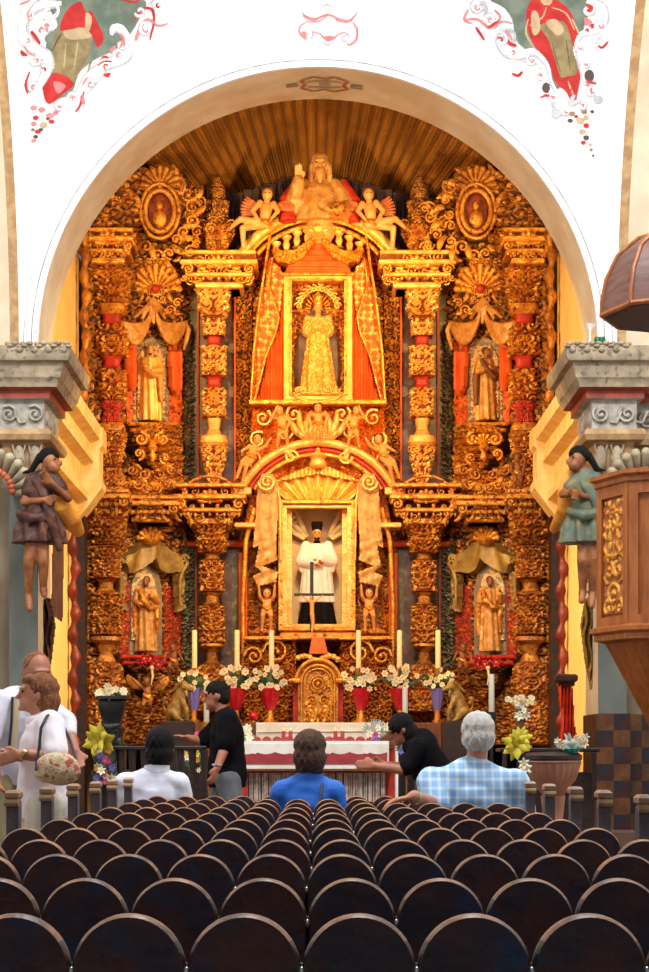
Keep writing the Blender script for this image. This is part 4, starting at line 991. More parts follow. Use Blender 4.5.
for s in (-1, 1):
    f = (lambda x: x) if s < 0 else (lambda x: 636 - x)
    b = MB(); b.box(*sorted((X(f(232), D), X(f(252), D))), 23.66, 24.0, Z(498, D), Z(491, D), .012); part('impost', b, 'gold_pale', t, 30); b = MB(); b.box(*sorted((X(f(236), D), X(f(256), D))), 23.62, 24.0, Z(531, D), Z(526, D), .012); part('impost', b, 'gold_pale', t, 30)
    # side half arches inside (draped)
    b = MB(); b.tube([P(f(x), y, 23.72) for x, y in ((254, 508), (246, 540), (243, 600), (244, 690))], .03, 8); part('jamb_moulding', b, 'gold', t, 60)
t = thing('carved_canopy', 'cream gold draped canopy with a crown, directly over the saint in the black hat', 'canopy', (0, 23.8, Z(503, D)))
relief('drapery', [(318, 470), (332, 473), (352, 478), (360, 488), (352, 500), (284, 500), (276, 488), (284, 478), (304, 473)], TC(23.86), ['gold_pale', 'gold'], t, .06, thick=.1, thr=.2, fn=lambda A, B: .5 + .5 * np.cos(26 * np.arctan2(A - 318, np.abs(B - 520) + 1)))
relief('drapery', [(318, 455), (326, 466), (345, 474), (362, 482), (350, 480), (318, 474), (286, 480), (274, 482), (291, 474), (310, 466)], TC(23.78), ['gold_pale'], t, .04, fn=lambda A, B: .5 + .5 * np.cos(A * .8))
b = MB(); p = P(318, 462, 23.74); b.lathe([(.08, -.08), (.11, -.03), (.08, .03), (.12, .07), (.03, .13), (.02, .17)], p, 14)
for s in (-1, 1):
    q = P(318 + s * 27, 457, 23.8); b.scroll(q.x, q.z, q.y, .09, -s, 0, 1.3, .022); b.leaf(q.x, q.z, q.y, PI / 2 - s * .5, .18, .04)
part('crown', b, 'gold_pale', t, 60)
# ------------------------------------------------------------------ lower centre niche
t = thing('statue_niche', 'brightly lit gold framed niche holding the saint in the black hat', 'niche', (0, 23.8, Z(633, D)))
b = MB(); framebox(b, 279, 355, 502, 632, 4, 23.86); part('frame', b, 'gold', t, 30)
b = MB(); framebox(b, 283, 351, 506, 629, 4, 23.88, dep=.07); part('inner_frame', b, 'gold_pale', t, 30)
b = MB(); b.box(X(284, D), X(352, D), 24.3, 24.35, Z(630, D), Z(504, D)); b.box(X(284, D) - .03, X(284, D), 23.9, 24.35, Z(630, D), Z(504, D)); b.box(X(352, D), X(352, D) + .03, 23.9, 24.35, Z(630, D), Z(504, D)); b.box(X(284, D), X(352, D), 23.9, 24.35, Z(634, D), Z(629, D)); part('back_wall', b, 'niche_light', t, 0)
for s in (-1, 1):
    b = MB()
    for k, (x, y, l) in enumerate(((14, 522, .36), (20, 540, .3), (24, 516, .25))):
        p = P(318 + s * 6, 545, 24.2); a = math.radians(35 + k * 14); a = a if s > 0 else PI - a; b.leaf(p.x + .12 * math.cos(a), p.z + .12 * math.sin(a), p.y, a, .40, .028, 0)
    p = P(318 + s * 24, 516, 24.2); b.scroll(p.x, p.z, p.y, .09, s, 0, 1.3, .02)
    part('painted_ray', b, 'cream', t, 60)
b = MB(); 
for x in (289, 345): b.box(X(x - 3, D), X(x + 3, D), 23.95, 24.02, Z(628, D), Z(508, D), .02)
part('inner_curtain', b, 'gold_pale', t, 30)
# pink-gold draped pilasters
for s in (-1, 1):
    f = (lambda q: q) if s < 0 else mr
    nm = NAMES[s]
    t = thing('draped_pilaster', 'mottled gold drapery held up by a cherub, %s of the saint in the black hat' % nm, 'drapery', (s * .62, 23.75, Z(590, D)))
    relief('drapery', f([(262, 474), (272, 474), (279, 484), (279, 500), (276, 545), (277, 560), (262, 566), (278, 572), (276, 582), (258, 586), (253, 576), (262, 572), (255, 566), (259, 545), (253, 548), (256, 510), (258, 484)]), TC(23.78), ['stone_drape'], t, .03, thick=.1,
           fn=lambda A, B: .5 + .3 * np.cos(A * .55 + np.sin(B * .10)) + .35 * (B > 540) * np.cos(B * .5 + A * .25))
    b = MB(); p = P(f([(267, 482)])[0][0], 482, 23.70); b.scroll(p.x, p.z, p.y, .11, -s, 0 if s > 0 else PI, 1.6, .022); b.tube([P(x, y, 23.72) for x, y in f([(278, 490), (280, 500), (281, 560)])], .014, 6); part('scroll', b, 'gold_pale', t, 60)
    b = MB(); p = P(f([(262, 636)])[0][0], 638, 23.7); b.scroll(p.x, p.z, p.y, .13, s, 0 if s > 0 else PI, 1.5, .026); b.box(p.x - .16, p.x + .16, 23.62, 24.0, Z(636, D), Z(632, D), .01); part('pedestal', b, 'gold_mid', t, 60)
# ------------------------------------------------------------------ tabernacle and predella
t = thing('tabernacle', 'domed gilded tabernacle with a round medallion door and red pilasters, centre of the high altar', 'tabernacle', (0, 23.1, Z(724, 23.1)))
D2 = 23.1; k2 = D2 / F
def bx2(b, x0, x1, y0, y1, a, c, ch=.006): b.box(X(x0, D2), X(x1, D2), a, c, Z(y1, D2), Z(y0, D2), ch)
b = MB(); bx2(b, 293, 343, 682, 724, 23.1, 23.5); b.tube([(0, 23.3, Z(682, D2)), (0, 23.31, Z(682, D2))], .01, 4)
b.lathe([(.285, -.0), (.285, .01)], (0, 23.3, Z(682, D2)), 20); part('body', b, 'red', t, 30, label='red painted body')
b = MB(); pts = [(X(318 + r, D2), Z(y, D2)) for r, y in [(20 * math.cos(PI * k / 16), 682 - 20 * math.sin(PI * k / 16)) for k in range(17)]]
b.prism(pts + [(X(298, D2), Z(722, D2)), (X(338, D2), Z(722, D2))], 23.02, 23.4); part('arched_front', b, 'gold_mid', t, 30)
b = MB()
for r, w in ((22, 2.2), (16.5, 1.3), (13, 1.0)):
    b.tube([(X(318 + r * math.cos(PI * k / 20), D2), 22.99, Z(682 - r * math.sin(PI * k / 20), D2)) for k in range(21)], w * k2, 7)
for q in (-1, 1):
    for r in (16.5, 13): b.tube([(X(318 + q * r, D2), 22.99, Z(682, D2)), (X(318 + q * r, D2), 22.99, Z(722, D2))], 1.0 * k2, 6)
    bx2(b, *sorted((318 + q * 18, 318 + q * 29)), 679, 683, 22.94, 23.2)
part('moulding', b, 'gold', t, 60)
b = MB()
for r in (8, 5): b.tube([(X(318 + r * math.cos(2 * PI * k / 24), D2), 22.98, Z(684 - r * math.sin(2 * PI * k / 24), D2)) for k in range(25)], 1.0 * k2, 6, False)
b.ball((0, 22.99, Z(684, D2)), .03, 8, 6); ornament(b, 0, 23.0, Z(722, D2), .30, .30, 10, 3); part('door_ornament', b, 'gold', t, 60)
for s in (-1, 1):
    nm = NAMES[s]; f = (lambda q: q) if s < 0 else mr
    t = thing('predella_panel', 'scroll-carved gilded panel behind the altar flowers, %s of the tabernacle' % nm, 'panel', (s * .75, 23.4, Z(724, 23.5)))
    relief('carved_panel', f(rect(244, 296, 642, 724)), TC(23.55), GMD, t, .06, .10, 81, thick=.3)
    b = MB()
    for (x, y, r) in ((276, 652, .16), (254, 656, .12), (270, 690, .12)):
        p = P(f([(x, 0)])[0][0], y, 23.45); b = MB(); b.scroll(p.x, p.z, p.y, r, s, 0 if s > 0 else PI, 1.5, .022); part('scroll', b, 'gold', t, 60)
    b = MB(); b.box(*sorted((X(f([(243, 0)])[0][0], 23.4), X(f([(297, 0)])[0][0], 23.4))), 23.38, 23.6, Z(640, 23.4), Z(636, 23.4), .01)
    part('moulding', b, 'gold', t, 30)
t = thing('carved_pediment', 'plain orange block flanked by gilt rosettes just over the tabernacle', 'pediment', (0, 23.4, Z(662, 23.4)))
b = MB(); b.prism([(X(x, 23.4), Z(y, 23.4)) for x, y in ((309, 654), (312, 638), (324, 638), (328, 654))], 23.3, 23.6); part('block', b, 'orange_cloth', t, 0)
b = MB()
for k in range(11):
    p = P(298 + 4 * k, 658 - 2 * math.sin(k), 23.2); b.ball(p, (.04, .03, .03), 7, 5); b.scroll(p.x, p.z, p.y, .035, (-1) ** k, k, 1, .012)
part('rosette_row', b, 'gold_pale', t, 60)
b = MB(); b.box(X(280, 23.6), X(356, 23.6), 23.5, 24.0, Z(640, 23.6), Z(633, 23.6), .015); part('ledge', b, 'gold_mid', t, 30)
# ================================================================== FIGURES
def hand(b, w, d, n, s=1.0, curl=.5, side=1):
    w = Vector(w); d = Vector(d).normalized(); n = Vector(n); n = (n - d * n.dot(d)).normalized(); sd = d.cross(n) * side
    for k in range(4):
        kn = w + d * .082 * s + sd * (k - 1.5) * .020 * s
        b.cap(w + sd * (k - 1.5) * .010 * s, kn, .014 * s, .012 * s, 7)
        L = (.040, .046, .043, .033)[k] * s
        d1 = (d + n * curl * .6).normalized(); d2 = (d + n * curl * 1.8).normalized()
        b.cap(kn, kn + d1 * L, .0105 * s, .0095 * s, 7); b.cap(kn + d1 * L, kn + d1 * L + d2 * L * .9, .0095 * s, .0075 * s, 7)
    t0 = w + d * .02 * s - sd * .028 * s; t1 = t0 + (d - sd * .8).normalized() * .045 * s; b.cap(w, t0, .015 * s, .014 * s, 7); b.cap(t0, t1, .014 * s, .011 * s, 7); b.cap(t1, t1 + (d * 1.0 + n * curl).normalized() * .032 * s, .011 * s, .009 * s, 7)
class Fig:
    """figure in local metres facing -y, scaled, turned and set down at base"""
    def __init__(s, base, H, yaw=0.0, lean=None):
        s.base = Vector(base); s.k = H / 1.72; s.R = Matrix.Rotation(yaw, 3, 'Z')
        s.J = dict(hipL=(.09, 0, .92), hipR=(-.09, 0, .92), knL=(.10, -.02, .50), knR=(-.10, -.02, .50), anL=(.10, .02, .08), anR=(-.10, .02, .08), toL=(.12, -.14, .03), toR=(-.12, -.14, .03),
                   shL=(.18, 0, 1.40), shR=(-.18, 0, 1.40), elL=(.24, .02, 1.12), elR=(-.24, .02, 1.12), wrL=(.25, -.08, .88), wrR=(-.25, -.08, .88), pel=(0, 0, .95), ch=(0, 0, 1.28), nk=(0, 0, 1.46), hd=(0, -.02, 1.60))
        s.hyaw = 0.0; s.pitch = 0.0
    def W(s, p): return s.base + s.R @ (Vector(p) * s.k)
    def j(s, n): return s.W(s.J[n])
    def HR(s): return s.R @ Matrix.Rotation(s.hyaw, 3, 'Z') @ Matrix.Rotation(s.pitch, 3, 'X')
    def hp(s, o): return s.j('hd') + s.HR() @ (Vector(o) * s.k)
    def head(s, b):
        k = s.k; R = s.HR()
        b.ball(s.hp((0, .01, .02)), (.074 * k, .092 * k, .098 * k), 14, 10, R); b.ball(s.hp((0, -.028, -.045)), (.054 * k, .055 * k, .062 * k), 12, 8, R)
        b.cap(s.hp((0, -.088, .012)), s.hp((0, -.104, -.022)), .009 * k, .014 * k, 7); b.ball(s.hp((0, -.075, -.085)), (.026 * k, .02 * k, .018 * k), 8, 6)
        b.ball(s.hp((0, -.080, -.052)), (.026 * k, .012 * k, .009 * k), 8, 6, R); b.ball(s.hp((0, -.078, .035)), (.055 * k, .018 * k, .012 * k), 8, 6, R)
        for q in (-1, 1): b.ball(s.hp((q * .076, .012, -.005)), (.010 * k, .020 * k, .032 * k), 8, 6, R)
        b.cap(s.j('nk') - Vector((0, 0, .02 * k)), s.hp((0, .02, -.05)), .056 * k, .052 * k, 12)
    def face(s, par, iris='hair_dark'):
        for q in (-1, 1): b = MB(); b.ball(s.hp((q * .031, -.078, .015)), (.012 * s.k, .006 * s.k, .007 * s.k), 8, 5, s.HR()); part('eye', b, iris, par, 60)
    def torso(s, b, g=1.0):
        k = s.k * g; 
        b.ball(s.j('ch'), (.17 * k, .115 * k, .19 * k), 16, 10, s.R); b.ball(s.j('pel'), (.165 * k, .12 * k, .15 * k), 14, 9, s.R); b.cap(s.j('pel'), s.j('ch'), .135 * k, .13 * k, 14)
        b.cap(s.j('shL'), s.j('shR'), .062 * k, .062 * k, 10); b.cap(s.j('nk'), s.j('ch'), .06 * k, .10 * k, 10)
    def arm(s, b, q, r=(.056, .045, .032), g=1.0): b.limb([s.j('sh' + q), s.j('el' + q), s.j('wr' + q)], [x * s.k * g for x in r], 10)
    def hands(s, b, dirs=None, curl=.5):
        for q, sd in (('L', 1), ('R', -1)):
            d = (s.j('wr' + q) - s.j('el' + q)) if not dirs or q not in dirs else s.R @ Vector(dirs[q][0])
            n = s.R @ Vector((-sd * .6, -.8, 0) if not dirs or q not in dirs else dirs[q][1])
            if abs(d.normalized().dot(n.normalized())) > .9: n = s.R @ Vector((0, 0, -1))
            hand(b, s.j('wr' + q), d, n, s.k, curl, sd)
    def leg(s, b, q, r=(.088, .062, .042), g=1.0):
        b.limb([s.j('hip' + q), s.j('kn' + q), s.j('an' + q)], [x * s.k * g for x in r], 10)
        b.cap(s.j('an' + q) - Vector((0, 0, .03 * s.k)), s.j('to' + q), .045 * s.k, .032 * s.k, 8)
    def body(s, name, mat_, par, vox=.012, dirs=None, curl=.5, legs=True, **kw):
        b = MB(); s.head(b); s.torso(b, .93)
        for q in 'LR':
            s.arm(b, q)
            if legs: s.leg(b, q)
        s.hands(b, dirs, curl)
        return blob(name, b, mat_, par, vox, 3, **kw)
def robe(f, z0, z1, r0, r1, r2, folds=11, amp=.07, sleeve=None, waist=None, sq=.75):
    b = MB(); k = f.k; prof = []; n = 14
    for i in range(n + 1):
        t = i / n; z = z0 + (z1 - z0) * t
        r = (r0 + (r1 - r0) * min(1, t / .6)) if t < .6 else r1 + (r2 - r1) * (t - .6) / .4
        prof.append((r * k, z * k))
    b.lathe(prof, f.base, 44, fold=folds, famp=amp, sy=sq, twist=1.5 / k)
    return b

# ---- saint in the middle
D = 24.05
f = Fig(P(317, 631, D), 1.29); f.J.update(elL=(.25, -.02, 1.14), elR=(-.25, -.02, 1.14), wrL=(.05, -.19, 1.16), wrR=(-.05, -.19, 1.10)); f.pitch = .12
t = thing('saint_statue', 'standing saint in white surplice, black cassock and black hat, in the lit central niche', 'statue', f.base)
f.body('body', 'flesh_wood', t, .011); f.face(t)
b = robe(f, 0, 1.0, .34, .22, .20, 13, .06); blob('cassock', b, 'black_cloth', t, .012, 2)
b = robe(f, .46, 1.43, .30, .235, .15, 15, .06)
for q in 'LR': b.limb([f.j('sh' + q), f.j('el' + q), f.j('wr' + q)], [.085 * f.k, .11 * f.k, .095 * f.k]); b.cap(f.j('el' + q), f.j('el' + q) - Vector((0, 0, .14 * f.k)), .09 * f.k, .05 * f.k)
blob('surplice', b, 'robe_white', t, .012, 2)
b = MB(); c = f.hp((0, .015, .085)); b.lathe([(.075 * f.k, -.03), (.085 * f.k, .0), (.10 * f.k, .055), (.09 * f.k, .07), (.02, .075)], c, 16); b.tube([c + Vector((-.09 * f.k, 0, .075)), c + Vector((.09 * f.k, 0, .075))], .012, 6); part('hat', b, 'black_cloth', t)
b = MB(); b.ball(f.hp((0, -.05, -.075)), (.045 * f.k, .04 * f.k, .05 * f.k)); b.ball(f.hp((0, .03, .01)), (.082 * f.k, .085 * f.k, .085 * f.k)); part('beard_and_hair', b, 'hair_dark', t, 60)
b = MB(); b.lathe([(.055 * f.k, 0), (.07 * f.k, .02), (.05 * f.k, .05)], f.j('nk') - Vector((0, 0, .03)), 14); part('collar', b, 'black_cloth', t)
b = MB(); p = f.j('wrL')
for k in range(6): b.ball(p + Vector((-.03 + .05 * math.cos(k), -.05, .03 * math.sin(k * 2) - .05)), .022, 7, 5)
part('bouquet', b, 'coral', t, 60, label='red posy in the hand')
t = thing('crucifix', 'crucifix with a small gold figure standing in front of the saint in the black hat', 'crucifix', P(312, 637, 23.62))
b = MB(); b.box(X(310, 23.62), X(313.5, 23.62), 23.6, 23.63, Z(637, 23.62), Z(562, 23.62)); b.box(X(294, 23.62), X(334, 23.62), 23.595, 23.625, Z(596, 23.62), Z(593.5, 23.62)); part('cross', b, 'wood_dark', t, 0)
b = MB(); q = 23.58; b.limb([P(312, 602, q), P(312, 612, q)], [.03, .026]); b.ball(P(311, 597.5, q), .024, 8, 6); b.limb([P(312, 614, q), P(313, 622, q), P(312, 631, q)], [.03, .022, .013])
for sx in (-1, 1): b.limb([P(312 + sx * 2, 602, q), P(312 + sx * 6, 599, q), P(312 + sx * 11, 595.5, q)], [.016, .012, .008])
blob('corpus', b, 'flesh_wood', t, .006, 2)
# ---- crowned statue
D = 24.02
f = Fig(P(318, 396, D), 1.16); f.J.update(elL=(.2, -.06, 1.16), elR=(-.2, -.06, 1.16), wrL=(.03, -.20, 1.22), wrR=(-.03, -.20, 1.22)); f.pitch = .1
t = thing('saint_statue', 'crowned female statue in an ornate gold gown and dark cape, top centre niche', 'statue', f.base)
f.body('body', 'flesh_wood', t, .011, {'L': ((-.1, -.1, 1), (-1, 0, 0)), 'R': ((.1, -.1, 1), (1, 0, 0))}, .1); f.face(t)
b = robe(f, 0, 1.42, .34, .22, .14, 9, .10)
for q in 'LR': b.limb([f.j('sh' + q), f.j('el' + q), f.j('wr' + q)], [.08 * f.k, .10 * f.k, .06 * f.k])
def vb(co):
    h = swirl(np.abs(co[:, 0] - f.base.x), co[:, 2], .09, 5) - .4; co = co.copy(); co[:, 1] -= .025 * h; return co
blob('gown', b, 'gold_pale', t, .010, 1, bump=vb)
b = MB(); b.lathe([(.40 * f.k, .02), (.46 * f.k, .5 * f.k), (.42 * f.k, 1.0 * f.k), (.26 * f.k, 1.4 * f.k), (.12 * f.k, 1.66 * f.k)], f.base + Vector((0, .08, 0)), 30, sy=.28, fold=9, famp=.04); blob('cape', b, 'virgin_cape', t, .013, 2)
b = MB(); c = f.hp((0, .01, .10)); b.lathe([(.07 * f.k, -.03), (.085 * f.k, .01), (.07 * f.k, .03), (.10 * f.k, .07), (.03, .11), (.01, .14)], c, 14)
for k in range(11):
    a = PI * k / 10; b.cap(f.hp((0, .05, .0)) + Vector((.13 * f.k * math.cos(a), 0, .13 * f.k * math.sin(a))), f.hp((0, .05, .0)) + Vector((.22 * f.k * math.cos(a), 0, .24 * f.k * math.sin(a))), .006, .014, 6)
part('crown', b, 'gold', t, 60)
b = MB(); b.tube([P(318 + 24 * math.cos(a), 392 - 10 * math.sin(a), 23.85) for a in [PI + PI * k / 12 for k in range(13)]], [.012 + .02 * math.sin(PI * k / 12) for k in range(13)], 8)
for k in range(9): b.scroll(X(298 + 5 * k, 23.9), Z(391, 23.9), 23.86, .045, (-1) ** k, k, 1.2, .013)
part('cloud_base', b, 'gold_pale', t, 60)
# ---- four side saints
def side_saint(px, y0, y1, s, off, label, robe_m, cloak_m, arms, yaw=0, hd=0, skinm='flesh_wood'):
    x, y, z = TS(s, off)(np.array(float(px)), np.array(float(y0)), 0); base = Vector((float(x), float(y), float(z)))
    H = (y0 - y1) * base.y / F
    f = Fig(base, H, yaw); f.J.update(arms); f.hyaw = hd
    t = thing('saint_statue', label, 'statue', base)
    f.body('body', skinm, t, .010); f.face(t)
    b = robe(f, 0, 1.43, .25, .20, .15, 9, .12)
    for q in 'LR': b.limb([f.j('sh' + q), f.j('el' + q), f.j('wr' + q)], [.075 * f.k, .085 * f.k, .06 * f.k])
    blob('robe', b, robe_m, t, .011, 2)
    b = MB(); W = f.W
    b.tube([W((-.17, -.05, 1.40)), W((-.10, -.19, 1.15)), W((.08, -.22, .98)), W((.24, -.10, 1.02))], [.06 * f.k, .085 * f.k, .08 * f.k, .05 * f.k], 9)
    b.tube([W((.24, -.08, 1.04)), W((.22, -.15, .75)), W((.24, -.10, .42))], [.07 * f.k, .06 * f.k, .035 * f.k], 9)
    b.tube([W((-.20, .02, 1.36)), W((-.27, .03, .95)), W((-.24, .04, .35))], [.06 * f.k, .085 * f.k, .06 * f.k], 9)
    blob('cloak', b, cloak_m, t, .011, 3)
    b = MB(); b.ball(f.hp((0, .035, .03)), (.086 * f.k, .085 * f.k, .095 * f.k)); b.ball(f.hp((0, -.045, -.085)), (.04 * f.k, .035 * f.k, .045 * f.k)); part('hair', b, 'hair_mid', t, 60)
    return t
side_saint(146, 652, 576, -1, .26, 'bearded saint turning aside in the lower left niche', 'drape', 'gold_mid', dict(elL=(.24, -.05, 1.15), wrL=(.08, -.2, 1.25), elR=(-.25, -.02, 1.15), wrR=(-.18, -.22, 1.05)), .3, -.5, 'flesh_dark')
side_saint(146, 652, 576, 1, .26, 'bald saint in a gold robe holding an object, lower right niche', 'drape', 'gold_mid', dict(elL=(.26, -.05, 1.15), wrL=(.24, -.2, 1.3), elR=(-.24, -.02, 1.15), wrR=(-.05, -.2, 1.12)), -.1, .2, 'flesh_dark')
side_saint(150, 421, 345, -1, .26, 'pale gold saint with a book in the upper left niche', 'gold_pale', 'drape', dict(elL=(.24, -.05, 1.15), wrL=(.06, -.2, 1.1), elR=(-.25, -.02, 1.15), wrR=(-.1, -.22, 1.2)), .1, .1)
side_saint(150, 421, 347, 1, .26, 'dark robed saint with joined hands in the upper right niche', 'drape', 'wood_brown', dict(elL=(.24, -.05, 1.13), wrL=(.03, -.22, 1.2), elR=(-.24, -.05, 1.13), wrR=(-.03, -.22, 1.2)), .5, .4, 'flesh_dark')
# ---- God the Father above the arch
f = Fig(P(320, 214, 23.95) - Vector((0, 0, .98)), 2.25); f.base.z = Z(215, 23.95) - 1.10 * f.k
f.J.update(elR=(-.25, -.06, 1.16), wrR=(-.20, -.2, 1.36), elL=(.27, -.04, 1.14), wrL=(.16, -.22, 1.06), shL=(.13, 0, 1.36), shR=(-.13, 0, 1.36), hd=(0, -.06, 1.54), nk=(0, -.02, 1.43))
t = thing('figure_relief', 'half-length bearded figure with raised hand and globe, on top of the arch', 'statue', P(320, 215, 23.95))
b = MB(); f.head(b); f.torso(b, .9); [f.arm(b, q) for q in 'LR']; f.hands(b, {'R': ((0, -.1, 1), (0, -1, 0)), 'L': ((-.6, -.5, 0), (0, 0, 1))}, .3)
b2 = MB(); 
blob('body', b, 'flesh_wood', t, .014, 3); f.face(t)
b = MB(); b.lathe([(.30 * f.k, 1.02 * f.k), (.26 * f.k, 1.18 * f.k), (.20 * f.k, 1.32 * f.k), (.09 * f.k, 1.42 * f.k)], f.base, 30, sy=.7, fold=11, famp=.06)
for q in 'LR': b.limb([f.j('sh' + q), f.j('el' + q), f.j('wr' + q)], [.09 * f.k, .10 * f.k, .06 * f.k])
blob('robe', b, 'drape', t, .016, 2)
b = MB(); b.tube([f.W((-.30, -.1, 1.0)), f.W((-.31, -.05, 1.22)), f.W((-.2, .02, 1.42))], [.09 * f.k, .08 * f.k, .05 * f.k]); blob('cape', b, 'red', t, .016, 3); b = MB(); b.tube([f.W((.32, -.1, 1.0)), f.W((.33, -.05, 1.2)), f.W((.2, .02, 1.42))], [.06 * f.k, .07 * f.k, .05 * f.k]); blob('cape', b, 'red', t, .016, 3)
b = MB(); b.ball(f.hp((0, .03, .03)), (.10 * f.k, .09 * f.k, .11 * f.k)); b.cap(f.hp((0, -.06, -.07)), f.hp((0, -.07, -.16)), .055 * f.k, .025 * f.k); [b.cap(f.hp((q * .08, .01, .0)), f.hp((q * .09, .01, -.13)), .035 * f.k, .03 * f.k) for q in (-1, 1)]; blob('hair_and_beard', b, 'drape', t, .014, 2)
b = MB(); b.ball(f.W((.17, -.26, 1.08)), .07 * f.k, 14, 10); part('globe', b, 'gold_mid', t, 60)

# ---- cherubs: joints given on the plane they are carved on
def cherub(label, D, S, hd, hip, arms, legs, s=-1, wings=None, mt='flesh_wood', group=None, name='cherub_figure', cat='cherub', extra=None, shw=1.5):
    g = (lambda x: x) if s < 0 else (lambda x: 636 - x)
    def Q(p, o=0): return P(g(p[0]), p[1], D) + Vector((0, -o, 0))
    k = S * D / F; b = MB(); hd_ = Q(hd, .06); nk = (hd[0] * .75 + hip[0] * .25, hd[1] * .62 + hip[1] * .38)
    v = Vector((hip[0] - hd[0], hip[1] - hd[1])).normalized(); px = Vector((v.y, -v.x))
    ns = (hd[0] + v.x * S * 1.55, hd[1] + v.y * S * 1.55)
    t = thing(name, label, cat, Q((hip[0], max([l[-1][1] for l in legs] + [hip[1]]))), group)
    b.ball(hd_, (k * .85, k * .95, k * 1.05), 12, 9); b.ball(hd_ + Vector((0, -k * .9, -k * .1)), k * .16, 6, 5); b.ball(hd_ + Vector((0, -k * .35, -k * .5)), k * .55, 8, 6); b.cap(hd_, Q(ns, .03), k * .45, k * .5)
    b.limb([Q((ns[0] + v.x * S * .6, ns[1] + v.y * S * .6), .03), Q(((ns[0] + hip[0]) / 2, (ns[1] + hip[1]) / 2), .05), Q(hip, .03)], [k * 1.0, k * .95, k * .98], 12)
    for sgn, a in zip((-1, 1), arms):
        sh = (ns[0] + px.x * S * shw * .75 * (-sgn) + v.x * S * .3, ns[1] + px.y * S * shw * .75 * (-sgn) + v.y * S * .3)
        if abs(sh[0] - a[0][0]) > abs(ns[0] * 2 - sh[0] - a[0][0]): sh = (2 * ns[0] - sh[0], 2 * ns[1] - sh[1])
        b.limb([Q(sh, .03), Q(a[0], .08), Q(a[1], .12)], [k * .50, k * .40, k * .27], 9)
        d = Q(a[1], .12) - Q(a[0], .08); hand(b, Q(a[1], .12), d, (0, -1, 0), k * 5.2, .4, sgn)
    for sgn, l in zip((-1, 1), legs):
        b.limb([Q((hip[0] + sgn * S * .5, hip[1] + S * .2), .03), Q(l[0], .13), Q(l[1], .06)], [k * .75, k * .52, k * .32], 10)
        b.cap(Q(l[1], .06), Q(l[1], .06) + Vector((0, -k * .7, -k * .3)), k * .32, k * .25, 8)
    blob('body', b, mt, t, max(.008, k * .13), 2)
    b = MB()
    for i in range(9): a = i * .7; b.ball(hd_ + Vector((k * .6 * math.cos(a), k * .25, k * .55 + k * .35 * math.sin(a * 2))), k * .52, 7, 5)
    blob('hair', b, 'hair_mid', t, .012, 2)
    for q in (-1, 1): b = MB(); b.ball(hd_ + Vector((q * k * .33, -k * .86, k * .08)), (k * .13, k * .08, k * .09), 6, 4); part('eye', b, 'hair_dark', t, 60)
    b = MB(); h0 = Q((hip[0], hip[1] - S * .2), .06); b.ball(h0, (k * 1.12, k * 1.0, k * .5)); b.tube([h0 + Vector((-k, -.02, .03)), h0 + Vector((0, -k, -.02)), h0 + Vector((k * 1.2, 0, -k * .8))], k * .3, 7)
    blob('loincloth', b, 'gold', t, .012, 2)
    if wings:
        for w in wings:
            b = MB(); a0 = w[0]; 
            for i in range(8):
                tt = i / 7; q_ = .62 + .5 * math.sin(PI * (.15 + .6 * (1 - tt))); e = (w[1][0] + (w[2][0] - w[1][0]) * tt, w[1][1] + (w[2][1] - w[1][1]) * tt); e = (a0[0] + (e[0] - a0[0]) * q_, a0[1] + (e[1] - a0[1]) * q_)
                b.tube([Q(a0, -.02), Q(((a0[0] + e[0]) / 2, (a0[1] + e[1]) / 2), 0), Q(e, -.02)], [k * .22, k * .36, k * .16], 7, flat=.5)
            part('wing', b, 'gold_mid' if len(w) < 4 else w[3], t, 60)
    if extra: extra(t, Q, k)
    return t
for s in (-1, 1):
    nm = NAMES[s]
    cherub('large winged angel seated on the %s slope of the top arch' % nm, 23.72, 6.2, (267.5, 196), (265, 224), [[(253, 213), (259, 223)], [(278, 213), (272, 221)]], [[(243, 231), (244, 254)], [(241, 222), (231, 229)]], s,
           wings=[((262, 210), (246, 196), (240, 218), 'wing_red'), ((272, 208), (288, 200), (296, 210), 'wing_red')], name='angel_figure', cat='angel')
    cherub('small cherub with bent arm, %s of the middle one under the crowned statue' % nm, 23.75, 4.6, (279.5, 411.5), (283, 429), [[(272, 419), (277, 409)], [(290, 423), (287, 430)]], [[(279, 437), (277, 447)], [(286, 437), (288, 446)]], s)
    cherub('cherub reclining on the lower %s slope of the wide red and gold arch' % nm, 23.72, 4.8, (257.5, 440), (251, 457), [[(266, 447), (270, 441)], [(250, 447), (243, 452)]], [[(243, 463), (237, 478)], [(247, 467), (243, 482)]], s)
    cherub('cherub with raised arms carrying the draped pilaster, %s of the saint in the black hat' % nm, 23.62, 4.6, (267, 594), (267, 609), [[(260, 597), (259, 587)], [(274, 597), (275, 587)]], [[(263, 616), (262, 630)], [(271, 616), (271, 630)]], s, mt='flesh_wood')
    cherub('cherub perched on the inner end of the lower %s niche bracket' % nm, 22.95, 3.9, (173, 648), (174, 661), [[(166, 654), (165, 662)], [(180, 654), (183, 660)]], [[(170, 667), (170, 677)], [(177, 667), (178, 677)]], s, mt='flesh_dark')
cherub('middle cherub standing with spread arms on the leafy frieze below the crowned statue', 23.75, 4.6, (318, 409), (318, 425), [[(308, 417), (311, 426)], [(328, 417), (325, 426)]], [[(315, 432), (314, 442)], [(321, 432), (322, 442)]], -1)
cherub('winged dark gilt cherub with spread arms under the lower left niche', 22.7, 4.3, (147, 682), (148, 697), [[(139, 686), (134, 680)], [(155, 686), (160, 680)]], [[(144, 705), (143, 714)], [(151, 705), (152, 713)]], -1, wings=[((144, 688), (127, 674), (130, 688), 'gold_dark'), ((150, 688), (168, 676), (165, 690), 'gold_dark')], mt='flesh_dark')
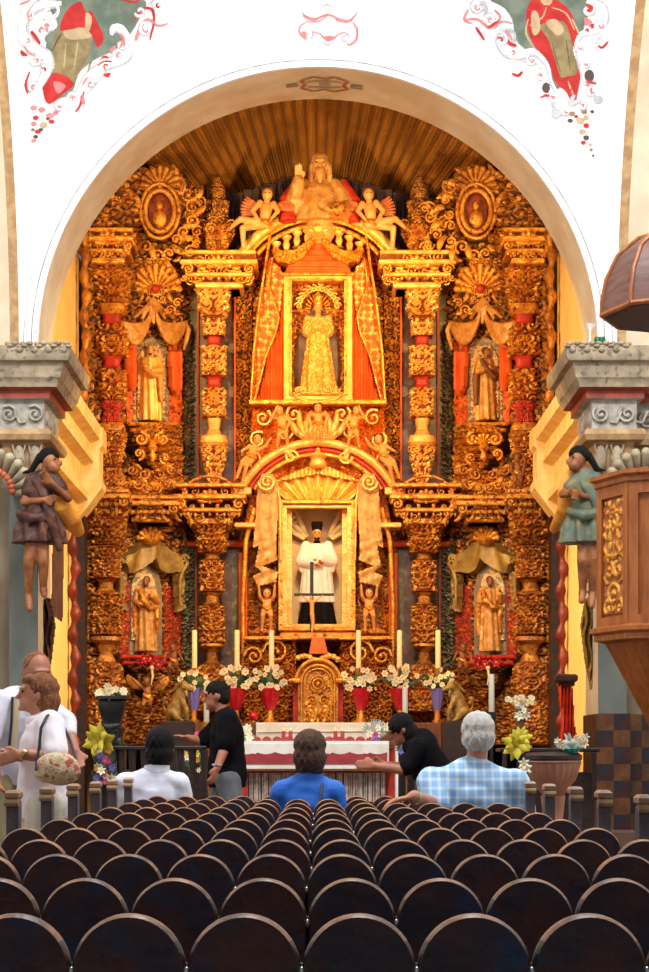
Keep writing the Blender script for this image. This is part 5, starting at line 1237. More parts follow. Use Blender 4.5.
cherub('cherub standing by the right outer column between the two tiers', 22.72, 4.4, (119, 459), (119, 474), [[(112, 466), (114, 474)], [(126, 466), (125, 474)]], [[(116, 482), (116, 491)], [(122, 482), (122, 491)]], 1, mt='flesh_dark')

# ---- angels on the piers
def pier_angel(name_label, D, J, dress, skirt_m, skinm, s, hairm='hair_dark', cloth=None):
    Q = lambda p, o=0: P(p[0], p[1], D) + Vector((0, -o, 0))
    t = thing('angel_statue', name_label, 'statue', Q(J['anR']))
    k = D / F
    b = MB(); h = Q(J['hd'], .08); b.ball(h, (.078, .088, .10), 12, 9); b.ball(h + Vector((-s * .09, -.03, -.02)), (.022, .02, .03), 7, 5); b.ball(h + Vector((-s * .03, -.04, -.06)), (.06, .06, .06), 8, 6); b.cap(h, Q(J['nk'], .05), .05, .06)
    b.limb([Q(J['nk'], .05) + Vector((0, 0, -.05)), Q(J['hip'], .05)], [.11, .10], 12)
    for q in 'LR':
        b.limb([Q(J['sh' + q], .07), Q(J['el' + q], .12), Q(J['wr' + q], .22)], [.048, .040, .028], 9)
        hand(b, Q(J['wr' + q], .22), Q(J['wr' + q], .22) - Q(J['el' + q], .12), (0, -1, 0), 1.0, .6, 1 if q == 'L' else -1)
        b.limb([Q(J['hip'], .04), Q(J['kn' + q], .12), Q(J['an' + q], .04)], [.085, .056, .034], 9); b.cap(Q(J['an' + q], .04), Q(J['to' + q], .10), .04, .03)
    blob('body', b, skinm, t, .011, 3)
    b = MB()
    for q in 'LR': b.cap(Q(J['sh' + q], .07), (Q(J['sh' + q], .07) + Q(J['el' + q], .12)) / 2, .085, .075)
    b.limb([Q(J['nk'], .05) + Vector((0, 0, -.07)), Q(J['hip'], .05)], [.13, .14], 12)
    blob('tunic', b, dress, t, .012, 3)
    b = MB(); hz = Q(J['hip'], .05); L = Q(J['hip'])[2] - Q(J['hem'])[2]
    b.lathe([(.23, -L - .04), (.21, -L * .6), (.15, 0), (.12, .05)], hz, 48, fold=9, famp=.20, sy=.75, twist=5); b.tube([Q(J['shR'], .12), Q(J['nk'], .17) + Vector((0, 0, -.14)), hz + Vector((.12, -.14, -.02)), hz + Vector((.2, -.10, -L - .12))], [.04, .05, .055, .03], 8); b.tube([hz + Vector((-.18, -.06, 0)), hz + Vector((-.05, -.17, -.06)), hz + Vector((.17, -.1, -.02))], [.04, .055, .04], 8); blob('skirt', b, skirt_m, t, .012, 2)
    b = MB(); b.ball(h + Vector((s * .02, .02, .05)), (.10, .10, .085)); b.tube([h + Vector((-s * .08, -.05, .05)), h + Vector((s * .10, -.02, .04)), h + Vector((s * .18, .0, -.09)), h + Vector((s * .26, 0, -.10))], [.02, .04, .03, .01]); blob('hair', b, hairm, t, .012, 2)
    b = MB(); b.ball(h + Vector((-s * .05, -.088, .01)), (.012, .008, .008), 6, 4); part('eye', b, 'hair_dark', t, 60)
    if cloth:
        b = MB(); b.tube([Q(p, o) for p, o in cloth[0]], cloth[1], 12, flat=.5); blob('banner_cloth', b, 'yellow_cloth', t, .014, 3, label='bright yellow cloth held in the hands')
    return t
pier_angel('angel in a dark maroon tunic with bare legs, mounted on the left pier', 17.72, dict(hd=(52, 463), nk=(45, 476), hip=(40, 515), hem=(40, 540), shL=(53, 480), shR=(35, 482), elL=(70, 500), elR=(26, 504), wrL=(55, 486), wrR=(48, 503), knL=(45, 562), knR=(31, 560), anL=(44, 590), anR=(29, 595), toL=(46, 596), toR=(31, 610)),
           'robe_maroon', 'robe_maroon', 'flesh_dark', -1, cloth=([((57, 492), .1), ((62, 508), .05), ((70, 520), -.1), ((76, 530), -.35)], [.05, .09, .10, .05]))
pier_angel('angel in a grey-green tunic with trailing dark hair, on the pier behind the pulpit', 17.72, dict(hd=(576, 461), nk=(584, 474), hip=(586, 512), hem=(584, 540), shL=(594, 482), shR=(578, 482), elL=(597, 502), elR=(561, 496), wrL=(576, 498), wrR=(569, 497), knL=(593, 560), knR=(581, 562), anL=(592, 594), anR=(582, 592), toL=(590, 607), toR=(580, 602)),
           'robe_teal', 'robe_teal', 'flesh_dark', 1, cloth=([((572, 470), .0), ((567, 490), .0), ((567, 510), -.05), ((556, 528), -.3)], [.05, .09, .09, .04]))
for s, m, lab in ((-1, 'robe_maroon', 'dark carved hanging drapery on a bracket under the maroon angel'), (1, 'drape_green', 'olive carved hanging drapery below the grey-green angel')):
    f = (lambda q: q) if s < 0 else mr
    o = relief('carved_drapery', f([(38, 600), (50, 598), (54, 625), (50, 660), (42, 700), (38, 660), (36, 630)]), TC(18.4), [m], None, .07, thick=.12, fn=lambda A, B: .5 + .5 * np.cos(A * 1.3 + np.sin(B * .15) * 2)); setp(o, lab, 'drapery')
o = relief('wooden_board', [(53, 508), (64, 520), (62, 622), (51, 614)], TC(19.2), ['wood_brown'], None, 0, fn=lambda A, B: 0 * A, thick=.05, step=.8); setp(o, 'long brown wooden board hanging beside the left pier over the lit yellow wall', 'board')
# ================================================================== PEWS
pw = thing('pew', 'x', 'pew', (0, 0, 0), 'scallop-backed pews filling the nave')
R0 = .0815; PT = .165; ZT = .895
for k in range(-6, 6):
    cx = (k + .357) * PT; cz = ZT - R0; b = MB(); n = 22
    o_ = [(cx + R0 * math.cos(PI * i / n), cz + R0 * math.sin(PI * i / n)) for i in range(n + 1)] + [(cx - R0, .55), (cx + R0, .55)]
    r1 = R0 - .0042
    i_ = [(cx + r1 * math.cos(PI * i / n), cz + r1 * math.sin(PI * i / n)) for i in range(n + 1)] + [(cx - r1, .55), (cx + r1, .55)]
    N = len(o_)
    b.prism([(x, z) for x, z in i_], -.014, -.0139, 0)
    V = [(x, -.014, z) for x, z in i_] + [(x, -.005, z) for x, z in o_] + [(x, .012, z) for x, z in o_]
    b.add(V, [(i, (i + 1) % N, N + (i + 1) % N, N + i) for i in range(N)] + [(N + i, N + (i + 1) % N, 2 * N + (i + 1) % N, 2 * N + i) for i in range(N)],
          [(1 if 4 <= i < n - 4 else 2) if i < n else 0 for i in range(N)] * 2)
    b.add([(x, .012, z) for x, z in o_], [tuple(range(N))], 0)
    part('back_board', b, ['pew', 'pew_rim', 'pew_rim_shade'], pw, 30)
b = MB(); b.box(-1.06, 1.0, .012, .034, .50, .822, .004); part('back_rail', b, 'pew', pw, 20)
b = MB(); b.box(-1.06, 1.0, .0, .42, .40, .435, .008); part('seat', b, 'pew', pw, 20)
for k in range(-6, 7): b = MB(); b.ball(((k - .143) * PT, -.004, ZT - R0 - .002), (.0065, .008, .008), 8, 6); part('nail', b, 'nail', pw, 60)
for x in (-1.10, 1.04):
    b = MB(); b.box(x - .022, x + .022, -.02, .06, 0, .965, .006); b.box(x - .022, x + .022, -.02, .44, 0, .42, .004); e = part('end_post', b, 'pew_post', pw, 20)
    b = MB(); b.box(x - .026, x + .026, -.035, .075, .965, 1.0, .01); b.tube([(x - .026, -.03, .955), (x + .026, -.03, .955)], .014, 8); part('post_cap', b, 'pew_cap', e, 30, label='worn tan post cap')
rows = ['first', 'second', 'third', 'fourth', 'fifth', 'sixth', 'seventh', 'eighth', 'ninth', 'tenth', 'eleventh']
jit = [0, -.03, .02, -.02, .0, .01, -.01, .01, 0, .01, 0]
for i in range(11):
    lab = 'dark scallop-backed wooden pew, %s row away from the viewer' % rows[i]
    if i == 0: lab = 'dark scallop-backed wooden pew nearest the viewer, at the bottom edge'
    if i == 10: lab = 'dark scallop-backed wooden pew of the last row, nearest the altar'
    loc = ((0, .004, -.003, .006, 0, -.004, .003, 0, .005, -.003, 0)[i], 2.8 + .85 * i + jit[i], 0)
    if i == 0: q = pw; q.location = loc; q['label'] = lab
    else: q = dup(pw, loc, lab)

# ================================================================== PEOPLE
def inv(f, w): return tuple((f.R.transposed() @ (Vector(w) - f.base)) / f.k)
def clothed(f, t, shirt, sleeve, pants=None, tor=1.08, hem=.9, vox=.011, srad=(.075, .066), sh_label=None, pleg=(.105, .085, .065), shorts=False):
    k = f.k; b = MB(); f.torso(b, tor)
    for q in 'LR': b.cap(f.j('nk') - Vector((0, 0, .03 * k)), f.j('sh' + q) - Vector((0, 0, .01 * k)), .066 * k, srad[0] * .92 * k, 12)
    k = f.k; b.cap(f.j('nk') - Vector((0, 0, .035 * k)), f.j('ch'), .075 * k, .13 * k, 12)
    b.lathe([(.15 * k, -.10 * k), (.165 * k, 0), (.15 * k, .15 * k)], f.j('pel'), 24, sy=.78)
    for q in 'LR':
        a = f.j('sh' + q); e = f.j('el' + q); w = f.j('wr' + q)
        if sleeve <= 1: b.limb([a, a + (e - a) * sleeve], [srad[0] * k, srad[1] * k])
        else: b.limb([a, e, e + (w - e) * (sleeve - 1)], [srad[0] * k, srad[1] * k, srad[1] * .75 * k])
    def wr(co):
        v = co.copy(); ph = np.sin(co[:, 0] * 31 + co[:, 2] * 17) * np.sin(co[:, 2] * 43 - co[:, 0] * 13) * .004 * k; v[:, 1] += ph; v[:, 0] += ph * .6; return v
    blob('shirt', b, shirt, t, vox, 3, bump=wr)
    if pants:
        b = MB(); b.ball(f.j('pel') - Vector((0, 0, .03 * k)), (.165 * k, .135 * k, .14 * k), 14, 9, f.R)
        for q in 'LR':
            h, n, a = f.j('hip' + q), f.j('kn' + q), f.j('an' + q)
            if shorts: b.limb([h, n + (h - n) * .05], [pleg[0] * k, pleg[1] * k])
            else: b.limb([h, n, a], [x * k for x in pleg])
        blob('shorts' if shorts else 'trousers', b, pants, t, vox, 3)
def seated_pose(f, dy=.44):
    k = f.k; g = -f.base.z
    za = (.09 + g) / k
    f.J.update(knL=(.12, -dy, .95), knR=(-.12, -dy, .95), anL=(.13, -dy - .02, za), anR=(-.13, -dy - .02, za), toL=(.14, -dy - .16, za - .05), toR=(-.14, -dy - .16, za - .05))
def hairblob(f, t, mt, balls, vox=.009, nm='hair'):
    b = MB()
    for o, r in balls: b.ball(f.hp(o), tuple(x * f.k for x in (r if hasattr(r, '__len__') else (r, r, r))), 12, 9, f.HR())
    def fl(co):
        v = co.copy(); v += (np.sin(co[:, 0] * 160)[:, None] * np.cos(co[:, 2] * 90)[:, None]) * .003; return v
    blob(nm, b, mt, t, vox, 2, bump=fl)
# man in plaid shirt
f = Fig((X(472, 9.95), 9.95, -.42), 1.77, PI); seated_pose(f)
f.J.update(shL=(.20, 0, 1.375), shR=(-.215, 0, 1.365), hd=(-.03, -.02, 1.59), nk=(-.015, .0, 1.45))
f.J['elL'] = inv(f, P(436, 806, 9.86)); f.J['wrL'] = inv(f, P(413, 797, 9.66)); f.J['elR'] = (-.27, -.05, 1.10); f.J['wrR'] = (-.20, -.32, 1.04)
t = thing('person', 'seated man with white hair in a light blue plaid shirt, arm along the pew', 'person', (f.base.x, f.base.y, .0))
f.body('body', 'skin', t, .009, {'L': ((.9, .1, -.15), (0, 0, -1))}, .5); f.face(t)
clothed(f, t, 'plaid', .95, 'khaki', 1.18, srad=(.078, .078))
hairblob(f, t, 'hair_white', [((0, .02, .05), (.086, .10, .088)), ((0, .045, .0), (.086, .082, .075)), ((0, .06, -.035), (.062, .045, .035))])
b = MB(); c = f.j('nk') + Vector((0, 0, -.01)); b.lathe([(.085, -.02), (.080, .02), (.068, .028)], c, 20, sy=.9); part('collar', b, 'plaid', t, 60)
b = MB(); w = f.j('wrL'); e = f.j('elL'); d = (w - e).normalized(); b.tube([w - d * .028, w - d * .008], .037, 14); part('wristwatch', b, 'watch', t, 60, label='gold wristwatch')
# woman in blue
f = Fig((X(308, 10.8), 10.8, -.37), 1.64, PI); seated_pose(f)
f.J.update(shL=(.145, 0, 1.36), shR=(-.145, 0, 1.36), elL=(.19, -.03, 1.10), elR=(-.19, -.03, 1.10), wrL=(.12, -.28, 1.0), wrR=(-.12, -.28, 1.0), hd=(-.01, -.02, 1.59))
t = thing('person', 'seated woman with short brown hair in a bright blue shirt, centre of the pews', 'person', (f.base.x, f.base.y, 0))
f.body('body', 'skin', t, .010); f.face(t); clothed(f, t, 'shirt_blue', 1.0, 'khaki', .98)
hairblob(f, t, 'hair_mid', [((0, .015, .045), (.098, .105, .095)), ((0, .035, -.03), (.102, .085, .10)), ((.0, .03, -.095), (.085, .06, .045))])
b = MB(); pts = [f.W(p) for p in ((-.09, -.02, 1.43), (-.08, .10, 1.39), (-.06, .155, 1.25), (-.02, .16, 1.05))]; b.tube(pts, .009, 6); part('bag_strap', b, 'strap', t, 60)
# man in white shirt
f = Fig((X(152, 11.6), 11.6, -.42), 1.73, PI); seated_pose(f)
f.J.update(shL=(.155, 0, 1.37), shR=(-.155, 0, 1.37), elL=(.20, -.03, 1.10), elR=(-.20, -.03, 1.10), wrL=(.12, -.28, 1.0), wrR=(-.12, -.28, 1.0), hd=(-.045, -.02, 1.58), nk=(-.03, .01, 1.45))
t = thing('person', 'seated man with dark hair in a plain white shirt, left part of the last pew', 'person', (f.base.x, f.base.y, 0))
f.body('body', 'skin_tan', t, .010); f.face(t); clothed(f, t, 'shirt_white', 1.0, 'jeans', 1.04)
hairblob(f, t, 'hair_dark', [((0, .015, .04), (.092, .105, .098)), ((0, .035, -.03), (.090, .085, .085))])
b = MB(); b.lathe([(.078, -.015), (.076, .03), (.066, .035)], f.j('nk'), 20, sy=.9); part('collar', b, 'shirt_white', t, 60)
# walking man in black
f = Fig((X(227, 16.0), 16.0, 0), 1.76, -PI / 2 + .1)
f.J.update(hd=(0, -.09, 1.58), nk=(0, -.03, 1.45)); f.pitch = .15
f.J['elL'] = inv(f, P(225, 747, 15.78)); f.J['wrL'] = inv(f, P(217, 768, 15.7)); f.J['elR'] = inv(f, P(204, 742, 16.2)); f.J['wrR'] = inv(f, P(188, 738, 16.15))
f.J.update(knL=(.1, .08, .5), anL=(.1, .2, .1), toL=(.1, .07, .03), knR=(-.1, -.14, .5), anR=(-.1, -.18, .08), toR=(-.1, -.34, .03))
t = thing('person', 'man in a black t-shirt and grey jeans walking left in front of the altar table', 'person', f.base)
f.body('body', 'skin_tan', t, .011); f.face(t); clothed(f, t, 'shirt_black', .85, 'jeans', 1.08, srad=(.085, .085))
hairblob(f, t, 'hair_dark', [((0, .02, .045), (.084, .10, .085)), ((0, .05, -.01), (.080, .07, .075))])
b = MB(); w = f.j('wrL'); b.tube([w + Vector((0, 0, .02)), w + Vector((0, 0, .035))], .04, 12); part('bracelet', b, 'nail', t, 60)
for q in 'LR':
    b = MB(); b.cap(f.j('an' + q) - Vector((0, 0, .045)), f.j('to' + q) + Vector((0, 0, .02)), .055, .045); part('shoe', b, 'black_cloth', t, 60)
# dark figure bending forward
f = Fig((X(436, 14.6), 14.6, 0), 1.66, -PI / 2)
f.J.update(pel=(0, .05, .93), ch=(0, -.10, 1.17), shL=(.17, -.14, 1.24), shR=(-.17, -.14, 1.24), nk=(0, -.19, 1.28), hd=(0, -.27, 1.37))
f.J['elL'] = inv(f, P(405, 770, 14.4)); f.J['wrL'] = inv(f, P(375, 766, 14.4)); f.J['elR'] = inv(f, P(410, 768, 14.8)); f.J['wrR'] = inv(f, P(384, 765, 14.8)); f.pitch = .5
t = thing('person', 'person in dark clothes bending forward to the left beside the altar table', 'person', f.base)
f.body('body', 'skin_tan', t, .011); f.face(t); clothed(f, t, 'shirt_black', .9, 'black_cloth', 1.15)
hairblob(f, t, 'hair_dark', [((0, .02, .04), (.092, .105, .095)), ((0, .05, -.05), (.090, .075, .09))])
# woman with floral bag
f = Fig((X(43, 10.7), 10.7, 0), 1.58, -1.30)
f.J.update(hd=(0, -.05, 1.59), nk=(0, -.01, 1.45)); f.pitch = -.05
f.J['shL'] = inv(f, P(50, 724, 10.56)); f.J['elL'] = inv(f, P(55, 756, 10.46)); f.J['wrL'] = inv(f, P(21, 755, 10.44)); f.J['elR'] = inv(f, P(40, 757, 10.84)); f.J['wrR'] = inv(f, P(14, 756, 10.56))
t = thing('person', 'standing woman in profile with auburn hair, pale polo shirt and cream trousers, at far left', 'person', f.base)
f.body('body', 'skin', t, .009, {'L': ((-.1, -1, -.2), (-1, 0, 0)), 'R': ((.3, -1, -.3), (1, 0, 0))}, .8); f.face(t)
clothed(f, t, 'shirt_pink', 1.0 - .12, 'trousers', 1.10, srad=(.088, .085), pleg=(.125, .10, .08))
hairblob(f, t, 'hair_brown', [((0, .045, .045), (.098, .105, .095)), ((0, .075, -.03), (.095, .085, .10)), ((0, .07, -.08), (.075, .06, .05)), ((0, -.03, .085), (.07, .05, .04))])
b = MB(); b.lathe([(.085, -.03), (.088, .0), (.070, .015)], f.j('nk'), 20); part('collar', b, 'shirt_pink', t, 60)
for q in 'LR':
    b = MB(); b.cap(f.j('an' + q) - Vector((0, 0, .04)), f.j('to' + q) + Vector((0, 0, .02)), .05, .04); part('shoe', b, 'p_white', t, 60)
b = MB(); b.tube([P(22, 753, 10.405), P(25, 755, 10.405)], .034, 12); part('wristwatch', b, 'watch', t, 60)
bagc = P(57, 768, 10.40)
t = thing('shoulder_bag', 'quilted floral shoulder bag hanging from the standing woman at far left', 'bag', bagc - Vector((0, 0, .1)))
b = MB(); b.ball(bagc, (.125, .055, .085), 18, 12); b.ball(bagc + Vector((.02, 0, -.02)), (.11, .06, .075), 16, 10); b.ball(bagc + Vector((-.06, 0, -.03)), (.06, .05, .05)); blob('bag_body', b, 'bag_floral', t, .009, 3)
b = MB(); b.tube([P(36, 770, 10.36), P(39, 748, 10.44), P(41, 728, 10.42), P(47, 716, 10.48), P(53, 712, 10.6)], .008, 6); b.tube([P(78, 765, 10.4), P(70, 740, 10.55), P(60, 718, 10.72), P(53, 712, 10.66)], .008, 6); part('bag_strap', b, 'strap', t, 60)
# man behind her
f = Fig((X(8, 11.6), 11.6, 0), 1.76, .75)
f.J['hd'] = inv(f, P(38, 674, 11.45)); f.J['nk'] = inv(f, P(30, 694, 11.52)); f.J['shL'] = inv(f, P(38, 703, 11.62)); f.J['shR'] = inv(f, P(0, 702, 11.40)); f.J['ch'] = inv(f, P(17, 722, 11.55)); f.J['pel'] = inv(f, P(9, 768, 11.6))
f.J['elL'] = inv(f, P(66, 722, 11.55)); f.J['wrL'] = inv(f, P(75, 752, 11.4)); f.J['elR'] = inv(f, P(-14, 745, 11.3)); f.J['wrR'] = inv(f, P(-4, 775, 11.2)); f.hyaw = -.3; f.pitch = .25
t = thing('person', 'man with cropped hair, white shirt and khaki shorts behind the woman at far left', 'person', f.base)
f.body('body', 'skin_tan', t, .010); f.face(t); clothed(f, t, 'shirt_white', 1.35, 'khaki', 1.12, shorts=True, pleg=(.12, .10, .08))
hairblob(f, t, 'hair_brown', [((0, .035, .045), (.082, .09, .080)), ((0, .055, .0), (.080, .065, .07))])
b = MB(); b.tube([P(17, 697, 11.36), P(16, 722, 11.33), P(12, 760, 11.36)], .02, 6, flat=.4); part('camera_strap', b, 'beige_strap', t, 60, label='beige strap down the chest')
b = MB(); b.tube([P(12.5, 697, 11.36), P(11.5, 722, 11.33), P(8, 760, 11.36)], .008, 6); part('strap_edge', b, 'strap', t, 60)
for q in 'LR':
    b = MB(); b.cap(f.j('an' + q) - Vector((0, 0, .045)), f.j('to' + q) + Vector((0, 0, .02)), .055, .045); part('shoe', b, 'black_cloth', t, 60)

# ================================================================== FURNISHINGS
def bxp(b, x0, x1, y0, y1, D, dep, ch=.006): b.box(X(x0, D), X(x1, D), D, D + dep, Z(y1, D), Z(y0, D), ch)
# high altar under the tabernacle
t = thing('high_altar', 'high altar with a cream cloth below the tabernacle', 'altar', (X(315, 22.3), 22.5, .45))
b = MB(); b.box(X(186, 22.4), X(450, 22.4), 22.12, 23.5, .45, Z(723, 22.4), .01); part('body', b, 'wood_brown', t, 20)
b = MB(); bxp(b, 256, 373, 722.5, 724.5, 22.1, .9); bxp(b, 256, 373, 724, 760, 22.08, .02, .003); b.tube([(X(258, 22.05), 22.07, Z(732, 22.05)), (X(371, 22.05), 22.07, Z(731, 22.05))], .008, 5); part('altar_cloth', b, 'white_cloth', t, 20)
b = MB(); bxp(b, 392, 412, 722, 726, 22.1, .5); part('side_cloth', b, 'white_cloth', t, 20)
# altar table
D = 17.5
t = thing('altar_table', 'altar table with a wavy red band on its white cloth, before the high altar', 'table', (X(318, D), D + .3, .45))
b = MB(); bxp(b, 238, 398, 741.5, 746, D - .02, .75, .004); part('tabletop', b, 'wood_brown', t, 20)
b = MB(); bxp(b, 236, 389, 741, 744, D - .04, .7, .003); bxp(b, 236, 389, 743, 769, D - .045, .015, .003); c = part('tablecloth', b, 'white_cloth', t, 20)
b = MB(); n = 60
top = [(238 + 149 * i / n, 752 + 2.2 * abs(math.sin(PI * i / 7.5)) + (1.5 if i % 15 == 7 else 0)) for i in range(n + 1)]
b.prism([(X(x, D), Z(y, D)) for x, y in top] + [(X(387, D), Z(764, D)), (X(238, D), Z(764, D))], D - .052, D - .046)
part('red_band', b, 'cloth_red', c, 0, label='wavy dark red band')
b = MB(); R = random.Random(4)
for k in range(58):
    x = 242 + k * 2.5 + R.uniform(-.4, .4); b.tube([(X(x, D), D + .10, Z(773, D)), (X(x + R.uniform(-.3, .3), D), D + .09, Z(802, D))], .008 + .005 * (k % 3 == 0), 5)
part('fringe', b, 'lace', t, 60, label='pale striped lace hanging beneath the table')
b = MB(); bxp(b, 240, 388, 771, 806, D + .14, .02); part('backing_cloth', b, 'cloth_red', t, 0)
for x in (242, 393):
    for y in (D + .05, D + .6):
        b = MB(); b.lathe([(.04, .45), (.05, .5), (.03, .62), (.045, .8), (.03, 1.0), (.045, 1.2)], (X(x, D), y, 0), 12); part('leg', b, 'red', t, 40)
b = MB(); b.tube([P(397, 746, D - .02), P(397, 800, D - .02)], .02, 6); part('hanging_cloth', b, 'white_cloth', t, 60)
o = MB()
for k in range(13): x = 246 + k * 10.4; o.ball((X(x, 17.9), 17.9, 1.26), (.048, .012, .05), 12, 8)
o = part('scalloped_edging', o, 'cloth_red', None, 60); setp(o, 'dark red scalloped edging along the back of the altar table', 'cloth')
for i, x in enumerate((283.5, 290.5, 335.5, 342.5)):
    t = thing('candle_holder', 'small dark candle holder on the altar table, %s' % ['left one of the left pair', 'right one of the left pair', 'left one of the right pair', 'right one of the right pair'][i], 'candle holder', P(x, 741, 17.7), 'small candle holders on the altar table')
    b = MB(); b.box(X(x - 3, 17.7), X(x + 3, 17.7), 17.68, 17.74, Z(741, 17.7), Z(738, 17.7), .004); b.box(X(x - 2, 17.7), X(x + 2, 17.7), 17.69, 17.73, Z(738, 17.7), Z(731, 17.7), .004); part('stand', b, 'cloth_red', t, 20)
    b = MB(); b.lathe([(.012, 0), (.012, .02), (.003, .03)], P(x, 731, 17.71), 8); part('candle', b, 'wax', t)
# candles
def candle(px, y0, y1, D, label, wax='wax', stand=None, w=2.7, grp=None, zb=None):
    z0 = Z(y1, D); x = X(px, D); k = D / F
    base = zb if zb is not None else z0 - .12
    t = thing('candlestick', label, 'candle', (x, D, base), grp)
    b = MB(); h = z0 - base; b.lathe([(.07, 0), (.07, .015), (.03, .03), (.018, .3 * h), (.028, .4 * h), (.016, .55 * h), (.02, .85 * h), (.045, .93 * h), (.045, h)], (x, D, base), 14); part('stick', b, stand or 'gold_mid', t, 60)
    b = MB(); b.lathe([(w * k, 0), (w * k * .95, Z(y0, D) - z0 - .01), (w * k * .5, Z(y0, D) - z0)], (x, D, z0), 14); c = part('candle', b, wax, t, 60)
    b = MB(); b.tube([(x, D, Z(y0, D)), (x, D, Z(y0, D) + .025)], .003, 5); part('wick', b, 'black_cloth', c, 0)
nmC = ['far left', 'second from the left', 'third from the left, left of the tabernacle', 'third from the right, right of the tabernacle', 'second from the right', 'far right']
for i, x in enumerate((194.5, 237, 271.5, 358.5, 399.5, 438)): candle(x, 630, 668, 22.6, 'tall cream candle behind the white altar flowers, ' + nmC[i], grp='tall altar candles', zb=Z(722, 22.6))
candle(206.5, 686, 722, 18.6, 'thick pale candle in a stand just behind the man in the black t-shirt', 'wax_white', 'gold_dark', 2.8, zb=.45)
candle(405, 687, 724, 18.6, 'thick pale candle standing at the right end of the altar', 'wax_white', 'gold_dark', 2.8, zb=.45)
candle(491.5, 674, 712, 18.2, 'thick pale candle on a tall dark stand, behind the man with white hair', 'wax_white', 'black_metal', 3.0, zb=.45)
# flowers
BL = {}
def bloom_mesh(kind):
    if kind in BL: return BL[kind]
    b = MB(); col, np_, ln, wd, ctr = {'white': ('petal_cream', 6, .85, .62, 'petal_centre'), 'rose': ('petal_cream', 7, .8, .55, 'petal_cream'), 'lily': ('petal_yellow', 6, 1.15, .52, 'petal_centre'), 'starlily': ('petal_white', 6, 1.1, .42, 'petal_yellow'),
                              'pink': ('petal_pink', 7, .9, .5, 'petal_pink'), 'purple': ('petal_purple', 6, 1, .42, 'petal_purple'), 'orange': ('petal_orange', 8, .9, .42, 'petal_centre'), 'red': ('foil_red', 6, 1.2, .42, 'petal_centre'), 'mum': ('petal_cream', 9, .85, .36, 'petal_centre')}[kind]
    for ring_, sc, tilt in ((0, 1, .15), (1, .62, .5)):
        if ring_ and kind in ('lily', 'starlily', 'white'): continue
        for i in range(np_):
            a = 2 * PI * (i + ring_ * .5) / np_
            e = Vector((math.cos(a), -tilt - .2, math.sin(a))) * ln * sc
            b.tube([Vector((0, 0, 0)), e * .5 + Vector((0, -.08, 0)), e], [.1, wd * .75 * sc, .05], 6, flat=.35)
    b.cur = 1; b.ball((0, -.18, 0), .24, 8, 6); b.cur = 0
    me = mkmesh(b, [col, ctr], Vector((0, 0, 0)), 60); BL[kind] = me; return me
def bouquet(px, py, D, w, h, kinds, n, size, label, vase=None, leafm='leaf', nl=14, seed=0, cat='flowers', name='flower_bouquet', zb=None, dep=.5):
    R = random.Random(seed + int(px)); c = P(px, py, D); k = D / F
    base = Vector((c.x, D, zb if zb is not None else c.z - h * k * .7))
    t = thing(name, label, cat, base)
    b = MB(); stem0 = Vector((c.x, D, c.z - h * k * .5))
    for i in range(nl):
        a = R.uniform(0, 2 * PI); e = c + Vector((w * k * .55 * math.cos(a), R.uniform(-.5, .5) * w * k * dep, h * k * .5 * math.sin(a)))
        m_ = (stem0 + e) / 2 + Vector((0, 0, .02)); b.tube([stem0, m_, e], [.006, size * k * .45, .004], 6, flat=.3)
    b.ball(c + Vector((0, .03, -h * k * .1)), (w * k * .32, .05, h * k * .3), 10, 7)
    part('foliage', b, leafm, t, 60)
    if vase: vase(t, Vector((c.x, D, 0)), c.z - h * k * .38, base.z, k)
    for i in range(n):
        kd = kinds[i % len(kinds)]
        for _ in range(8):
            u, v = R.uniform(-1, 1), R.uniform(-1, 1)
            if u * u + v * v <= 1: break
        pos = c + Vector((u * w * k / 2, -w * k * .25 * dep - R.uniform(0, .04), v * h * k / 2)) - base
        o = bpy.data.objects.new('bloom', bloom_mesh(kd)); C.objects.link(o); o.parent = t; o.location = pos
        s_ = size * k * R.uniform(.8, 1.15); o.scale = (s_, s_, s_); o.rotation_euler = (R.uniform(-.4, .4), R.uniform(0, 6), R.uniform(-.6, .6))
    return t
def foil(mt='foil_red', w0=3, w1=9, foot='gold_mid'):
    def g(t, c, zt, zb, k):
        h = zt - zb; b = MB(); b.lathe([(w0 * k, .35 * h), (w1 * .8 * k, .6 * h), (w1 * k, .85 * h), (w1 * 1.15 * k, h)], (c.x, c.y, zb), 28, fold=9, famp=.10); part('wrapped_vase', b, mt, t, 60)
        if foot: b = MB(); b.lathe([(w1 * .7 * k, 0), (w1 * .6 * k, .06 * h), (w0 * .8 * k, .15 * h), (w0 * k, .36 * h)], (c.x, c.y, zb), 14); part('vase_foot', b, foot, t, 60)
    return g
ze = Z(722.5, 22.4)
fl = [(236, 'behind the walking man in black'), (270, 'just left of the tabernacle'), (361, 'just right of the tabernacle'), (400, 'behind the right altar candle')]
for x, s in fl: bouquet(x, 679, 22.4, 37, 25, ['white'], 20, 4.3, 'spray of white flowers in a red foil wrapped vase, ' + s, foil(), seed=3, zb=ze, nl=10)
for x, s in ((194, 'left'), (437, 'right')): bouquet(x, 680, 22.2, 34, 22, ['white'], 16, 3.5, 'spray of white flowers beside the %s carved lion' % s, foil('petal_purple', 3, 6, 'gold_dark'), seed=5, zb=Z(723, 22.4), nl=12)
t = thing('votive_lamp', 'round red glass votive lamp on the altar, left of the cream cloth', 'lamp', P(253.5, 723, 22.25))
b = MB(); b.ball(P(253.5, 716, 22.25), .055, 14, 10); part('globe', b, 'foil_red', t, 60)
b = MB(); b.lathe([(.03, 0), (.01, .03), (.03, .07)], P(253.5, 723, 22.25), 10); part('stand', b, 'gold_mid', t, 60)
